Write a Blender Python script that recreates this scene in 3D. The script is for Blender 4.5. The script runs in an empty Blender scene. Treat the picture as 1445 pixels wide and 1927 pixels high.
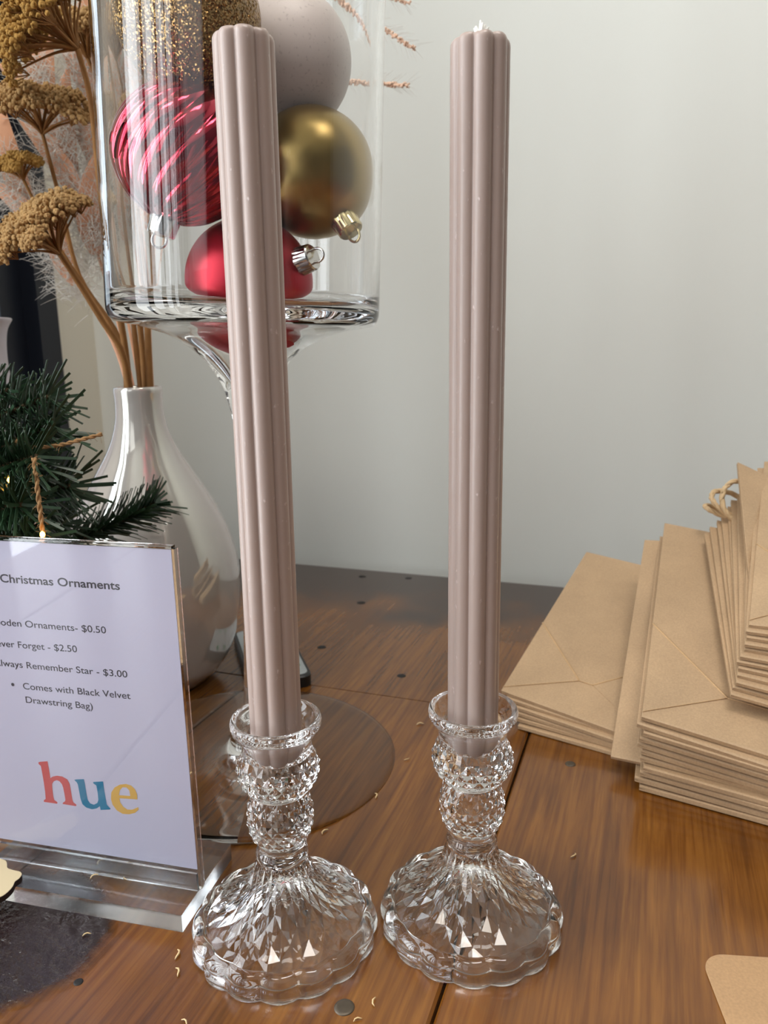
import bpy, math, random
from math import sin, cos, pi, radians, atan2, sqrt
from mathutils import Vector, Matrix, Euler, noise

random.seed(7)
SC = bpy.context.scene
COL = SC.collection
CM = 0.01

# ------------------------------------------------------------------ camera
FPX, CX, CY, PITCH, ROLL, CAMH = 1447.0, 722.5, 963.5, radians(12.2), math.atan(97 / 6690), 26.0
FW = Vector((0, cos(PITCH), -sin(PITCH)))
U0 = Vector((0, sin(PITCH), cos(PITCH)))
R0 = Vector((1, 0, 0))
RT = R0 * cos(ROLL) - U0 * sin(ROLL)
UP = U0 * cos(ROLL) + R0 * sin(ROLL)
EYE = Vector((0, 0, CAMH))
cam = bpy.data.cameras.new('camera')
cam.sensor_fit = 'VERTICAL'
cam.sensor_height = 36
cam.lens = FPX * 36 / 1927
cam.clip_start = 0.01
cam.clip_end = 50
camo = bpy.data.objects.new('camera', cam)
COL.objects.link(camo)
m3 = Matrix((RT, UP, -FW)).transposed()
camo.matrix_world = Matrix.Translation(EYE * CM) @ m3.to_4x4()
cam.dof.use_dof = True
cam.dof.focus_distance = 0.335
cam.dof.aperture_fstop = 18.0
SC.camera = camo

# ------------------------------------------------------------------ world, lights, exposure
SC.view_settings.view_transform = 'Standard'
SC.view_settings.look = 'None'
SC.view_settings.gamma = 1
SC.view_settings.use_curve_mapping = False
SC.view_settings.exposure = 0.24
W = bpy.data.worlds.new('room_air')
SC.world = W
W.use_nodes = True
W.node_tree.nodes['Background'].inputs[0].default_value = (0.47, 0.475, 0.47, 1)
W.node_tree.nodes['Background'].inputs[1].default_value = 0.17
cy = SC.cycles
cy.max_bounces = 24
cy.transmission_bounces = 20
cy.transparent_max_bounces = 24
cy.glossy_bounces = 8
cy.diffuse_bounces = 4
cy.caustics_reflective = False
cy.caustics_refractive = True
cy.sample_clamp_indirect = 6
cy.blur_glossy = 0.5
try:
    cy.use_denoising = True
except Exception:
    pass

TA = atan2(0.335, 0.942)           # the table and the room are turned by this much


def ts(t, s, z=0.0):
    """room/table coordinates (cm): t across the planks, s along them"""
    return Vector((t * cos(TA) + s * sin(TA), -t * sin(TA) + s * cos(TA), z))


def at(x, y, Y):
    """a point seen in the photograph at the distance Y (cm) in front of the camera"""
    d = FW + RT * ((x - CX) / FPX) - UP * ((y - CY) / FPX)
    return EYE + d * (Y / d.y)


def area_light(name, loc, target, sx, sy, power, col):
    L = bpy.data.lights.new(name, 'AREA')
    L.shape = 'RECTANGLE'
    L.size, L.size_y = sx * CM, sy * CM
    L.energy = power
    L.color = col
    o = bpy.data.objects.new(name, L)
    COL.objects.link(o)
    o.location = loc * CM
    o.rotation_euler = (target - loc).to_track_quat('-Z', 'Y').to_euler()
    return o


# daylight through the window on the left, the shop front behind the camera, two ceiling fittings
area_light('daylight_side_window', ts(-96, -62, 66), ts(0, -62, 66), 160, 164, 66, (0.90, 0.96, 1.0))
area_light('daylight_window_far_end', ts(-96, 60, 60), ts(0, 60, 60), 42, 150, 2.4, (0.74, 0.88, 1.0))
area_light('daylight_shop_front', Vector((-110, -120, 85)), Vector((0, 50, 25)), 90, 170, 6, (0.92, 0.95, 1.0))
area_light('ceiling_lamp_warm', Vector((30, 0, 178)), Vector((30, 0, 0)), 60, 30, 9, (1.0, 0.94, 0.87))
area_light('ceiling_lamp_near', Vector((-45, -25, 178)), Vector((-45, -25, 0)), 45, 25, 4, (1.0, 0.93, 0.82))

# ------------------------------------------------------------------ materials


def nt(name):
    m = bpy.data.materials.new(name)
    m.use_nodes = True
    return m, m.node_tree.nodes, m.node_tree.links, m.node_tree.nodes['Principled BSDF']


def srgb(r, g, b):
    f = lambda c: (c / 255 / 12.92) if c / 255 <= 0.04045 else ((c / 255 + 0.055) / 1.055) ** 2.4
    return (f(r), f(g), f(b), 1)


def simple(name, col, rough=0.5, metal=0.0, noise_scale=0, amount=0.15, bump=0, coat=0, coords='Object', **kw):
    m, N, Lk, P = nt(name)
    P.inputs['Base Color'].default_value = col
    P.inputs['Roughness'].default_value = rough
    P.inputs['Metallic'].default_value = metal
    P.inputs['Coat Weight'].default_value = coat
    for k, v in kw.items():
        P.inputs[k.replace('_', ' ')].default_value = v
    if noise_scale:
        tc = N.new('ShaderNodeTexCoord')
        nz = N.new('ShaderNodeTexNoise')
        nz.inputs['Scale'].default_value = noise_scale
        nz.inputs['Detail'].default_value = 5
        Lk.new(tc.outputs[coords], nz.inputs['Vector'])
        mx = N.new('ShaderNodeMix')
        mx.data_type = 'RGBA'
        mx.inputs[6].default_value = tuple(c * (1 - amount) for c in col[:3]) + (1,)
        mx.inputs[7].default_value = tuple(min(1, c * (1 + amount)) for c in col[:3]) + (1,)
        Lk.new(nz.outputs['Fac'], mx.inputs[0])
        Lk.new(mx.outputs[2], P.inputs['Base Color'])
        if bump:
            b = N.new('ShaderNodeBump')
            b.inputs['Strength'].default_value = bump
            b.inputs['Distance'].default_value = 0.001
            Lk.new(nz.outputs['Fac'], b.inputs['Height'])
            Lk.new(b.outputs['Normal'], P.inputs['Normal'])
    return m


def glass_mat(name, ior=1.5, rough=0.0, col=(1, 1, 1, 1)):
    m, N, Lk, P = nt(name)
    P.inputs['Base Color'].default_value = col
    P.inputs['Roughness'].default_value = rough
    P.inputs['IOR'].default_value = ior
    P.inputs['Transmission Weight'].default_value = 1.0
    return m


def pane_mat(name, tint=(1, 1, 1, 1), refl=1.5):
    """thin clear sheet: straight-through light with a Fresnel gloss"""
    m, N, Lk, P = nt(name)
    N.remove(P)
    out = [n for n in N if n.type == 'OUTPUT_MATERIAL'][0]
    t = N.new('ShaderNodeBsdfTransparent')
    t.inputs[0].default_value = tint
    g = N.new('ShaderNodeBsdfGlossy')
    g.inputs['Roughness'].default_value = 0.02
    lw = N.new('ShaderNodeLayerWeight')
    lw.inputs[0].default_value = 0.5
    p5 = N.new('ShaderNodeMath')
    p5.operation = 'POWER'
    p5.inputs[1].default_value = 5
    Lk.new(lw.outputs['Facing'], p5.inputs[0])
    f = N.new('ShaderNodeMath')
    f.operation = 'MULTIPLY_ADD'
    f.inputs[1].default_value = 0.9
    f.inputs[2].default_value = ((refl - 1) / (refl + 1)) ** 2
    Lk.new(p5.outputs[0], f.inputs[0])
    mx = N.new('ShaderNodeMixShader')
    Lk.new(f.outputs[0], mx.inputs[0])
    Lk.new(t.outputs[0], mx.inputs[1])
    Lk.new(g.outputs[0], mx.inputs[2])
    Lk.new(mx.outputs[0], out.inputs[0])
    return m


def emit_mat(name, col, s):
    m, N, Lk, P = nt(name)
    P.inputs['Base Color'].default_value = col
    P.inputs['Emission Color'].default_value = col
    P.inputs['Emission Strength'].default_value = s
    return m


def wood_mat():
    m, N, Lk, P = nt('varnished_plank_wood')
    tc = N.new('ShaderNodeTexCoord')
    mp = N.new('ShaderNodeMapping')
    mp.inputs['Scale'].default_value = (130, 8.0, 20)
    Lk.new(tc.outputs['Object'], mp.inputs['Vector'])
    oi = N.new('ShaderNodeObjectInfo')
    cmb = N.new('ShaderNodeCombineXYZ')
    Lk.new(oi.outputs['Random'], cmb.inputs[2])
    add = N.new('ShaderNodeVectorMath')
    add.operation = 'MULTIPLY_ADD'
    add.inputs[1].default_value = (30, 30, 30)
    Lk.new(cmb.outputs[0], add.inputs[0])
    Lk.new(mp.outputs[0], add.inputs[2])
    n1 = N.new('ShaderNodeTexNoise')
    n1.inputs['Scale'].default_value = 1.0
    n1.inputs['Detail'].default_value = 7
    n1.inputs['Roughness'].default_value = 0.62
    n1.inputs['Distortion'].default_value = 0.6
    Lk.new(add.outputs[0], n1.inputs['Vector'])
    mp2 = N.new('ShaderNodeMapping')
    mp2.inputs['Scale'].default_value = (420, 14, 50)
    Lk.new(tc.outputs['Object'], mp2.inputs['Vector'])
    n2 = N.new('ShaderNodeTexNoise')
    n2.inputs['Scale'].default_value = 1
    n2.inputs['Detail'].default_value = 4
    Lk.new(mp2.outputs[0], n2.inputs['Vector'])
    n3 = N.new('ShaderNodeTexNoise')          # broad patches of warm and dark
    n3.inputs['Scale'].default_value = 9
    n3.inputs['Detail'].default_value = 3
    Lk.new(tc.outputs['Object'], n3.inputs['Vector'])
    r1 = N.new('ShaderNodeValToRGB')
    cr = r1.color_ramp
    cr.elements[0].position = 0.18
    cr.elements[0].color = srgb(84, 50, 19)
    cr.elements[1].position = 0.86
    cr.elements[1].color = srgb(150, 102, 42)
    e = cr.elements.new(0.5)
    e.color = srgb(122, 77, 28)
    Lk.new(n1.outputs['Fac'], r1.inputs[0])
    # fine pores
    r2 = N.new('ShaderNodeValToRGB')
    r2.color_ramp.elements[0].position = 0.35
    r2.color_ramp.elements[0].color = (0.62, 0.55, 0.5, 1)
    r2.color_ramp.elements[1].position = 0.55
    r2.color_ramp.elements[1].color = (1, 1, 1, 1)
    Lk.new(n2.outputs['Fac'], r2.inputs[0])
    mu = N.new('ShaderNodeMix')
    mu.data_type = 'RGBA'
    mu.blend_type = 'MULTIPLY'
    mu.inputs[0].default_value = 0.8
    Lk.new(r1.outputs[0], mu.inputs[6])
    Lk.new(r2.outputs[0], mu.inputs[7])
    r3 = N.new('ShaderNodeValToRGB')
    r3.color_ramp.elements[0].position = 0.36
    r3.color_ramp.elements[0].color = (0.74, 0.66, 0.6, 1)
    r3.color_ramp.elements[1].position = 0.62
    r3.color_ramp.elements[1].color = (1.12, 1.05, 0.95, 1)
    Lk.new(n3.outputs['Fac'], r3.inputs[0])
    mu2 = N.new('ShaderNodeMix')
    mu2.data_type = 'RGBA'
    mu2.blend_type = 'MULTIPLY'
    mu2.inputs[0].default_value = 0.9
    Lk.new(mu.outputs[2], mu2.inputs[6])
    Lk.new(r3.outputs[0], mu2.inputs[7])
    # stains: the old black stain along the far end of the boards, and the burnt knot
    sep = N.new('ShaderNodeSeparateXYZ')
    Lk.new(tc.outputs['Object'], sep.inputs[0])
    nst = N.new('ShaderNodeTexNoise')
    nst.inputs['Scale'].default_value = 14
    nst.inputs['Detail'].default_value = 5
    Lk.new(tc.outputs['Object'], nst.inputs['Vector'])

    def math_(op, a, b=None):
        n = N.new('ShaderNodeMath')
        n.operation = op
        for i, v in enumerate((a, b)):
            if v is None:
                continue
            if isinstance(v, (int, float)):
                n.inputs[i].default_value = v
            else:
                Lk.new(v, n.inputs[i])
        return n.outputs[0]

    jit = math_('MULTIPLY', math_('SUBTRACT', nst.outputs['Fac'], 0.5), 0.26)
    far = math_('ADD', sep.outputs['Y'], jit)
    mr = N.new('ShaderNodeMapRange')
    mr.interpolation_type = 'SMOOTHSTEP'
    mr.inputs['From Min'].default_value = 0.655
    mr.inputs['From Max'].default_value = 0.735
    Lk.new(far, mr.inputs['Value'])
    stain = N.new('ShaderNodeMix')
    stain.data_type = 'RGBA'
    stain.inputs[7].default_value = srgb(52, 36, 30)
    Lk.new(math_('MULTIPLY', mr.outputs[0], 0.93), stain.inputs[0])
    Lk.new(mu2.outputs[2], stain.inputs[6])
    # knot at t=-25, s=22
    kx = math_('DIVIDE', math_('ADD', sep.outputs['X'], 0.262), 0.040)
    ky = math_('DIVIDE', math_('SUBTRACT', sep.outputs['Y'], 0.222), 0.040)
    kd = math_('SQRT', math_('ADD', math_('MULTIPLY', kx, kx), math_('MULTIPLY', ky, ky)))
    kd = math_('ADD', kd, math_('MULTIPLY', math_('SUBTRACT', nst.outputs['Fac'], 0.5), 1.1))
    mk = N.new('ShaderNodeMapRange')
    mk.interpolation_type = 'SMOOTHSTEP'
    mk.inputs['From Min'].default_value = 1.12
    mk.inputs['From Max'].default_value = 0.86
    Lk.new(kd, mk.inputs['Value'])
    knot = N.new('ShaderNodeMix')
    knot.data_type = 'RGBA'
    knot.inputs[7].default_value = srgb(34, 21, 22)
    Lk.new(mk.outputs[0], knot.inputs[0])
    Lk.new(stain.outputs[2], knot.inputs[6])
    Lk.new(knot.outputs[2], P.inputs['Base Color'])
    P.inputs['Roughness'].default_value = 0.22
    P.inputs['Coat Weight'].default_value = 0.22
    P.inputs['Coat Roughness'].default_value = 0.06
    # relief: grain lightly, knot strongly pitted
    vk = N.new('ShaderNodeTexNoise')
    vk.inputs['Scale'].default_value = 170
    vk.inputs['Detail'].default_value = 4
    Lk.new(tc.outputs['Object'], vk.inputs['Vector'])
    hk = math_('MULTIPLY', math_('MULTIPLY', vk.outputs['Fac'], mk.outputs[0]), 4.5)
    hh = math_('ADD', math_('MULTIPLY', n2.outputs['Fac'], 0.12), hk)
    b = N.new('ShaderNodeBump')
    b.inputs['Strength'].default_value = 0.6
    b.inputs['Distance'].default_value = 0.0012
    Lk.new(hh, b.inputs['Height'])
    Lk.new(b.outputs['Normal'], P.inputs['Normal'])
    Lk.new(b.outputs['Normal'], P.inputs['Coat Normal'])
    return m


def kraft_mat(name, col):
    m, N, Lk, P = nt(name)
    tc = N.new('ShaderNodeTexCoord')
    nz = N.new('ShaderNodeTexNoise')
    nz.inputs['Scale'].default_value = 900
    nz.inputs['Detail'].default_value = 3
    Lk.new(tc.outputs['Object'], nz.inputs['Vector'])
    n2 = N.new('ShaderNodeTexNoise')
    n2.inputs['Scale'].default_value = 25
    n2.inputs['Detail'].default_value = 4
    Lk.new(tc.outputs['Object'], n2.inputs['Vector'])
    ad = N.new('ShaderNodeMath')
    ad.operation = 'MULTIPLY_ADD'
    ad.inputs[1].default_value = 0.5
    Lk.new(nz.outputs['Fac'], ad.inputs[0])
    h = N.new('ShaderNodeMath')
    h.operation = 'MULTIPLY'
    h.inputs[1].default_value = 0.5
    Lk.new(n2.outputs['Fac'], h.inputs[0])
    Lk.new(h.outputs[0], ad.inputs[2])
    r = N.new('ShaderNodeValToRGB')
    r.color_ramp.elements[0].position = 0.3
    r.color_ramp.elements[0].color = tuple(c * 0.80 for c in col[:3]) + (1,)
    r.color_ramp.elements[1].position = 0.7
    r.color_ramp.elements[1].color = tuple(c * 1.13 for c in col[:3]) + (1,)
    Lk.new(ad.outputs[0], r.inputs[0])
    Lk.new(r.outputs[0], P.inputs['Base Color'])
    P.inputs['Roughness'].default_value = 0.62
    b = N.new('ShaderNodeBump')
    b.inputs['Strength'].default_value = 0.25
    b.inputs['Distance'].default_value = 0.0008
    Lk.new(n2.outputs['Fac'], b.inputs['Height'])
    Lk.new(b.outputs['Normal'], P.inputs['Normal'])
    return m


def candle_mat():
    m, N, Lk, P = nt('taupe_pink_wax')
    tc = N.new('ShaderNodeTexCoord')
    mp = N.new('ShaderNodeMapping')
    mp.inputs['Scale'].default_value = (1, 1, 0.45)
    Lk.new(tc.outputs['Object'], mp.inputs['Vector'])
    nz = N.new('ShaderNodeTexNoise')
    nz.inputs['Scale'].default_value = 480
    nz.inputs['Detail'].default_value = 3
    Lk.new(mp.outputs[0], nz.inputs['Vector'])
    r = N.new('ShaderNodeValToRGB')          # tiny pale scuffs
    r.color_ramp.elements[0].position = 0.68
    r.color_ramp.elements[0].color = (0, 0, 0, 1)
    r.color_ramp.elements[1].position = 0.76
    r.color_ramp.elements[1].color = (1, 1, 1, 1)
    Lk.new(nz.outputs['Fac'], r.inputs[0])
    mx = N.new('ShaderNodeMix')
    mx.data_type = 'RGBA'
    mx.inputs[6].default_value = srgb(175, 157, 149)
    mx.inputs[7].default_value = srgb(206, 190, 186)
    Lk.new(r.outputs[0], mx.inputs[0])
    Lk.new(mx.outputs[2], P.inputs['Base Color'])
    P.inputs['Roughness'].default_value = 0.3
    P.inputs['Subsurface Weight'].default_value = 0.35
    P.inputs['Subsurface Radius'].default_value = (0.75, 0.6, 0.5)
    P.inputs['Subsurface Scale'].default_value = 0.004
    P.inputs['IOR'].default_value = 1.44
    b = N.new('ShaderNodeBump')
    b.inputs['Strength'].default_value = 0.25
    b.inputs['Distance'].default_value = 0.0006
    n2 = N.new('ShaderNodeTexNoise')
    n2.inputs['Scale'].default_value = 120
    Lk.new(mp.outputs[0], n2.inputs['Vector'])
    ad = N.new('ShaderNodeMath')
    ad.operation = 'ADD'
    Lk.new(n2.outputs['Fac'], ad.inputs[0])
    Lk.new(r.outputs[0], ad.inputs[1])
    Lk.new(ad.outputs[0], b.inputs['Height'])
    Lk.new(b.outputs['Normal'], P.inputs['Normal'])
    return m


def glitter_mat():
    m, N, Lk, P = nt('gold_glitter')
    tc = N.new('ShaderNodeTexCoord')
    v = N.new('ShaderNodeTexVoronoi')
    v.inputs['Scale'].default_value = 1500
    Lk.new(tc.outputs['Object'], v.inputs['Vector'])
    g = N.new('ShaderNodeNewGeometry')
    s = N.new('ShaderNodeVectorMath')
    s.operation = 'SUBTRACT'
    s.inputs[1].default_value = (0.5, 0.5, 0.5)
    Lk.new(v.outputs['Color'], s.inputs[0])
    ma = N.new('ShaderNodeVectorMath')
    ma.operation = 'MULTIPLY_ADD'
    ma.inputs[1].default_value = (1.5, 1.5, 1.5)
    Lk.new(s.outputs[0], ma.inputs[0])
    Lk.new(g.outputs['Normal'], ma.inputs[2])
    no = N.new('ShaderNodeVectorMath')
    no.operation = 'NORMALIZE'
    Lk.new(ma.outputs[0], no.inputs[0])
    Lk.new(no.outputs[0], P.inputs['Normal'])
    P.inputs['Base Color'].default_value = srgb(150, 118, 72)
    P.inputs['Metallic'].default_value = 0.85
    P.inputs['Roughness'].default_value = 0.22
    return m


def speckle_mat():
    m, N, Lk, P = nt('frosted_pink_glitter')
    tc = N.new('ShaderNodeTexCoord')
    nz = N.new('ShaderNodeTexNoise')
    nz.inputs['Scale'].default_value = 520
    nz.inputs['Detail'].default_value = 2
    Lk.new(tc.outputs['Object'], nz.inputs['Vector'])
    r = N.new('ShaderNodeValToRGB')
    r.color_ramp.elements[0].position = 0.30
    r.color_ramp.elements[0].color = srgb(210, 195, 189)
    r.color_ramp.elements[1].position = 0.40
    r.color_ramp.elements[1].color = srgb(226, 212, 205)
    Lk.new(nz.outputs['Fac'], r.inputs[0])
    Lk.new(r.outputs[0], P.inputs['Base Color'])
    P.inputs['Roughness'].default_value = 0.45
    P.inputs['Sheen Weight'].default_value = 0.3
    return m


M = dict(
    wall=simple('painted_plaster', srgb(238, 240, 234), 0.75, noise_scale=6, amount=0.015),
    wall_trim=simple('cream_painted_trim', srgb(226, 220, 205), 0.5),
    ceiling=simple('ceiling_paint', srgb(230, 228, 222), 0.8),
    floor=simple('floor_boards', srgb(120, 95, 70), 0.5, noise_scale=8),
    black_frame=simple('black_window_metal', srgb(26, 30, 40), 0.35, noise_scale=15, amount=0.1),
    pane=pane_mat('window_glass'),
    wood=wood_mat(),
    nail=simple('dull_nail_iron', srgb(92, 82, 70), 0.45, 0.6, noise_scale=400, amount=0.3),
    hole=simple('dark_nail_hole', srgb(18, 13, 10), 0.6),
    glass=glass_mat('pressed_clear_glass', 1.5),
    vase_glass=glass_mat('blown_clear_glass', 1.40),
    acrylic=glass_mat('clear_acrylic', 1.46),
    acrylic_cut=glass_mat('saw_cut_acrylic', 1.46, 0.08, (0.93, 0.95, 0.96, 1)),
    acrylic_sheet=pane_mat('thin_acrylic_sheet', (0.97, 0.97, 0.99, 1), 1.45),
    paper=simple('white_print_paper', srgb(206, 205, 220), 0.6, noise_scale=40, amount=0.02, bump=0.05),
    ink=simple('dark_grey_ink', srgb(46, 50, 58), 0.6),
    ink_red=simple('coral_red_ink', srgb(205, 88, 84), 0.6),
    ink_blue=simple('teal_blue_ink', srgb(44, 128, 160), 0.6),
    ink_gold=simple('mustard_yellow_ink', srgb(226, 180, 84), 0.6),
    wax=candle_mat(),
    wick=simple('white_cotton_wick', srgb(240, 238, 232), 0.9, noise_scale=600, amount=0.1),
    pearl=simple('pearl_glaze', srgb(216, 209, 202), 0.05, 0.35, coat=1.0, Thin_Film_Thickness=420.0, Thin_Film_IOR=1.35),
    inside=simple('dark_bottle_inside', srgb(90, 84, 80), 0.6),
    white_ceramic=simple('matte_white_ceramic', srgb(214, 208, 218), 0.45),
    red_gloss=simple('mirror_red_glass', srgb(176, 22, 52), 0.10, 0.95, coat=0.6),
    red_matte=simple('satin_red_lacquer', srgb(176, 18, 42), 0.38, 0.55),
    gold_satin=simple('satin_gold_lacquer', srgb(158, 134, 82), 0.32, 0.92),
    glitter=glitter_mat(),
    pinkball=speckle_mat(),
    silver=simple('bright_silver_cap', srgb(205, 203, 200), 0.14, 1.0),
    goldcap=simple('bright_gold_cap', srgb(205, 188, 140), 0.16, 1.0),
    yarrow=simple('mustard_yarrow_florets', srgb(168, 128, 62), 0.9, noise_scale=220, amount=0.5, bump=0.6),
    yarrow_tan=simple('tan_yarrow_florets', srgb(178, 142, 92), 0.9, noise_scale=220, amount=0.45, bump=0.6),
    stalk=simple('dry_brown_stalk', srgb(150, 104, 52), 0.75, noise_scale=90, amount=0.35),
    peach=simple('dyed_peach_grass', srgb(240, 180, 144), 0.8, noise_scale=60, amount=0.2, Subsurface_Weight=0.0),
    peach_pale=simple('pale_peach_grass', srgb(246, 208, 182), 0.8, noise_scale=60, amount=0.12),
    hair=simple('white_grass_hair', srgb(240, 236, 228), 0.7),
    needle=simple('green_plastic_needles', srgb(44, 72, 48), 0.38, noise_scale=70, amount=0.55),
    bark=simple('brown_wrapped_wire', srgb(78, 60, 36), 0.8, noise_scale=150, amount=0.4),
    twine=simple('jute_twine', srgb(176, 136, 92), 0.9, noise_scale=350, amount=0.3, bump=0.5),
    bulb=emit_mat('amber_fairy_bulb', (1.0, 0.5, 0.08, 1), 14.0),
    kraft=kraft_mat('kraft_paper', srgb(189, 158, 123)),
    kraft_edge=kraft_mat('kraft_paper_fold', srgb(204, 168, 124)),
    cord=simple('twisted_paper_cord', srgb(214, 184, 142), 0.7, noise_scale=250, amount=0.15, bump=0.4),
    card=kraft_mat('kraft_card', srgb(186, 148, 108)),
    ply=simple('pale_birch_ply', srgb(205, 188, 152), 0.6, noise_scale=40, amount=0.06),
    burnt=simple('burnt_cut_edge', srgb(46, 28, 20), 0.7),
    device_black=simple('black_plastic', srgb(24, 25, 27), 0.35),
    device_grey=simple('light_grey_plastic', srgb(176, 182, 184), 0.4),
    device_green=simple('green_print', srgb(60, 130, 90), 0.5),
    shaving=simple('pale_wood_shaving', srgb(226, 196, 146), 0.6),
)

# ------------------------------------------------------------------ mesh helpers (all numbers in cm)


class MB:
    def __init__(s):
        s.v, s.f, s.sm = [], [], []

    def add(s, verts, faces, smooth=True):
        o = len(s.v)
        s.v += [tuple(v) for v in verts]
        s.f += [tuple(i + o for i in f) for f in faces]
        s.sm += [smooth] * len(faces)

    def lathe(s, prof, n=48, smooth=True, rmod=None):
        """prof: list of (r, z[, modulation depth]); r=0 ends become a pole"""
        rings = []
        V, Fc = [], []
        for p in prof:
            r, z = p[0], p[1]
            d = p[2] if len(p) > 2 else 0
            if r < 1e-6:
                rings.append([len(V)])
                V.append((0, 0, z))
            else:
                ids = []
                for k in range(n):
                    th = 2 * pi * k / n
                    rr = r - (d * rmod(th) if d else 0)
                    ids.append(len(V))
                    V.append((rr * cos(th), rr * sin(th), z))
                rings.append(ids)
        for a, b in zip(rings, rings[1:]):
            for k in range(n):
                k2 = (k + 1) % n
                if len(a) == 1 and len(b) == 1:
                    continue
                if len(a) == 1:
                    Fc.append((a[0], b[k2], b[k]))
                elif len(b) == 1:
                    Fc.append((a[k], a[k2], b[0]))
                else:
                    Fc.append((a[k], a[k2], b[k2], b[k]))
        s.add(V, Fc, smooth)

    def lattice(s, rows, K):
        """rows: (r, z, bump) rings of K points; points with (k+j) even are raised: pyramids"""
        V, Fc = [], []
        for j, (r, z, bmp) in enumerate(rows):
            for k in range(K):
                th = 2 * pi * k / K
                rr = r + (bmp if (k + j) % 2 == 0 else 0)
                V.append((rr * cos(th), rr * sin(th), z))
        for j in range(len(rows) - 1):
            for k in range(K):
                k2 = (k + 1) % K
                a, b, c, d = j * K + k, j * K + k2, (j + 1) * K + k2, (j + 1) * K + k
                if (k + j) % 2 == 0:      # a and c raised, split along b-d
                    Fc += [(a, b, d), (b, c, d)]
                else:
                    Fc += [(a, b, c), (a, c, d)]
        s.add(V, Fc, False)

    def tube(s, pts, rad, n=8, caps=True, smooth=True):
        pts = [Vector(p) for p in pts]
        if not isinstance(rad, (list, tuple)):
            rad = [rad] * len(pts)
        V, Fc = [], []
        ref = Vector((0.31, 0.17, 0.93))
        for i, p in enumerate(pts):
            t = (pts[min(i + 1, len(pts) - 1)] - pts[max(i - 1, 0)])
            if t.length < 1e-9:
                t = Vector((0, 0, 1))
            t.normalize()
            if abs(t.dot(ref)) > 0.97:
                ref = Vector((0.9, 0.3, 0.1))
            a = t.cross(ref).normalized()
            b = t.cross(a)
            for k in range(n):
                th = 2 * pi * k / n
                V.append(p + (a * cos(th) + b * sin(th)) * rad[i])
        for i in range(len(pts) - 1):
            for k in range(n):
                k2 = (k + 1) % n
                Fc.append((i * n + k, i * n + k2, (i + 1) * n + k2, (i + 1) * n + k))
        if caps:
            Fc.append(tuple(range(n - 1, -1, -1)))
            Fc.append(tuple((len(pts) - 1) * n + k for k in range(n)))
        s.add(V, Fc, smooth)

    def box(s, x0, y0, z0, x1, y1, z1, xf=None):
        V = [Vector((x, y, z)) for z in (z0, z1) for x, y in ((x0, y0), (x1, y0), (x1, y1), (x0, y1))]
        if xf:
            V = [xf(v) for v in V]
        s.add(V, [(3, 2, 1, 0), (4, 5, 6, 7), (0, 1, 5, 4), (1, 2, 6, 5), (2, 3, 7, 6), (3, 0, 4, 7)], False)

    def prism(s, poly, z0, z1, xf=None, bevel=0.0):
        """poly: ccw list of (x, y); extruded from z0 to z1 with an optional chamfer on top"""
        n = len(poly)
        lay = [(z0, 0)] + ([(z1 - bevel, 0), (z1, bevel)] if bevel else [(z1, 0)])
        cx = sum(p[0] for p in poly) / n
        cy_ = sum(p[1] for p in poly) / n
        V, Fc = [], []
        for z, ins in lay:
            for x, y in poly:
                d = Vector((cx - x, cy_ - y))
                if d.length > 1e-9:
                    d.normalize()
                q = Vector((x + d.x * ins, y + d.y * ins, z))
                V.append(xf(q) if xf else q)
        for i in range(len(lay) - 1):
            for k in range(n):
                k2 = (k + 1) % n
                Fc.append((i * n + k, i * n + k2, (i + 1) * n + k2, (i + 1) * n + k))
        Fc.append(tuple(range(n - 1, -1, -1)))
        Fc.append(tuple((len(lay) - 1) * n + k for k in range(n)))
        s.add(V, Fc, False)

    def ball(s, c, r, nu=10, nv=6, sq=(1, 1, 1)):
        V, Fc = [], []
        c = Vector(c)
        V.append(c + Vector((0, 0, -r * sq[2])))
        for j in range(1, nv):
            ph = -pi / 2 + pi * j / nv
            for k in range(nu):
                th = 2 * pi * k / nu
                V.append(c + Vector((r * sq[0] * cos(ph) * cos(th), r * sq[1] * cos(ph) * sin(th), r * sq[2] * sin(ph))))
        V.append(c + Vector((0, 0, r * sq[2])))
        top = len(V) - 1
        for k in range(nu):
            k2 = (k + 1) % nu
            Fc.append((0, 1 + k2, 1 + k))
            Fc.append((top, 1 + (nv - 2) * nu + k, 1 + (nv - 2) * nu + k2))
            for j in range(nv - 2):
                a = 1 + j * nu
                Fc.append((a + k, a + k2, a + nu + k2, a + nu + k))
        s.add(V, Fc, True)

    def move(s, mat):
        s.v = [tuple(mat @ Vector(v)) for v in s.v]
        return s

    def build(s, name, mat, parent=None, loc=None, rot=None):
        me = bpy.data.meshes.new(name)
        me.from_pydata([tuple(c * CM for c in v) for v in s.v], [], s.f)
        me.polygons.foreach_set('use_smooth', s.sm)
        me.materials.append(mat)
        me.update()
        o = bpy.data.objects.new(name, me)
        COL.objects.link(o)
        if parent:
            o.parent = parent
        if loc is not None:
            o.location = Vector(loc) * CM
        if rot is not None:
            o.rotation_euler = rot
        return o


def tag(o, label, cat, group=None, kind=None):
    if label:
        o['label'] = label
    if cat:
        o['category'] = cat
    if group:
        o['group'] = group
    if kind:
        o['kind'] = kind
    return o


def empty(name, loc, label, cat, group=None, rot=(0, 0, 0)):
    o = bpy.data.objects.new(name, None)
    o.empty_display_size = 0.02
    COL.objects.link(o)
    o.location = Vector(loc) * CM
    o.rotation_euler = rot
    return tag(o, label, cat, group)


def struct(o):
    o['kind'] = 'structure'
    return o


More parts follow.
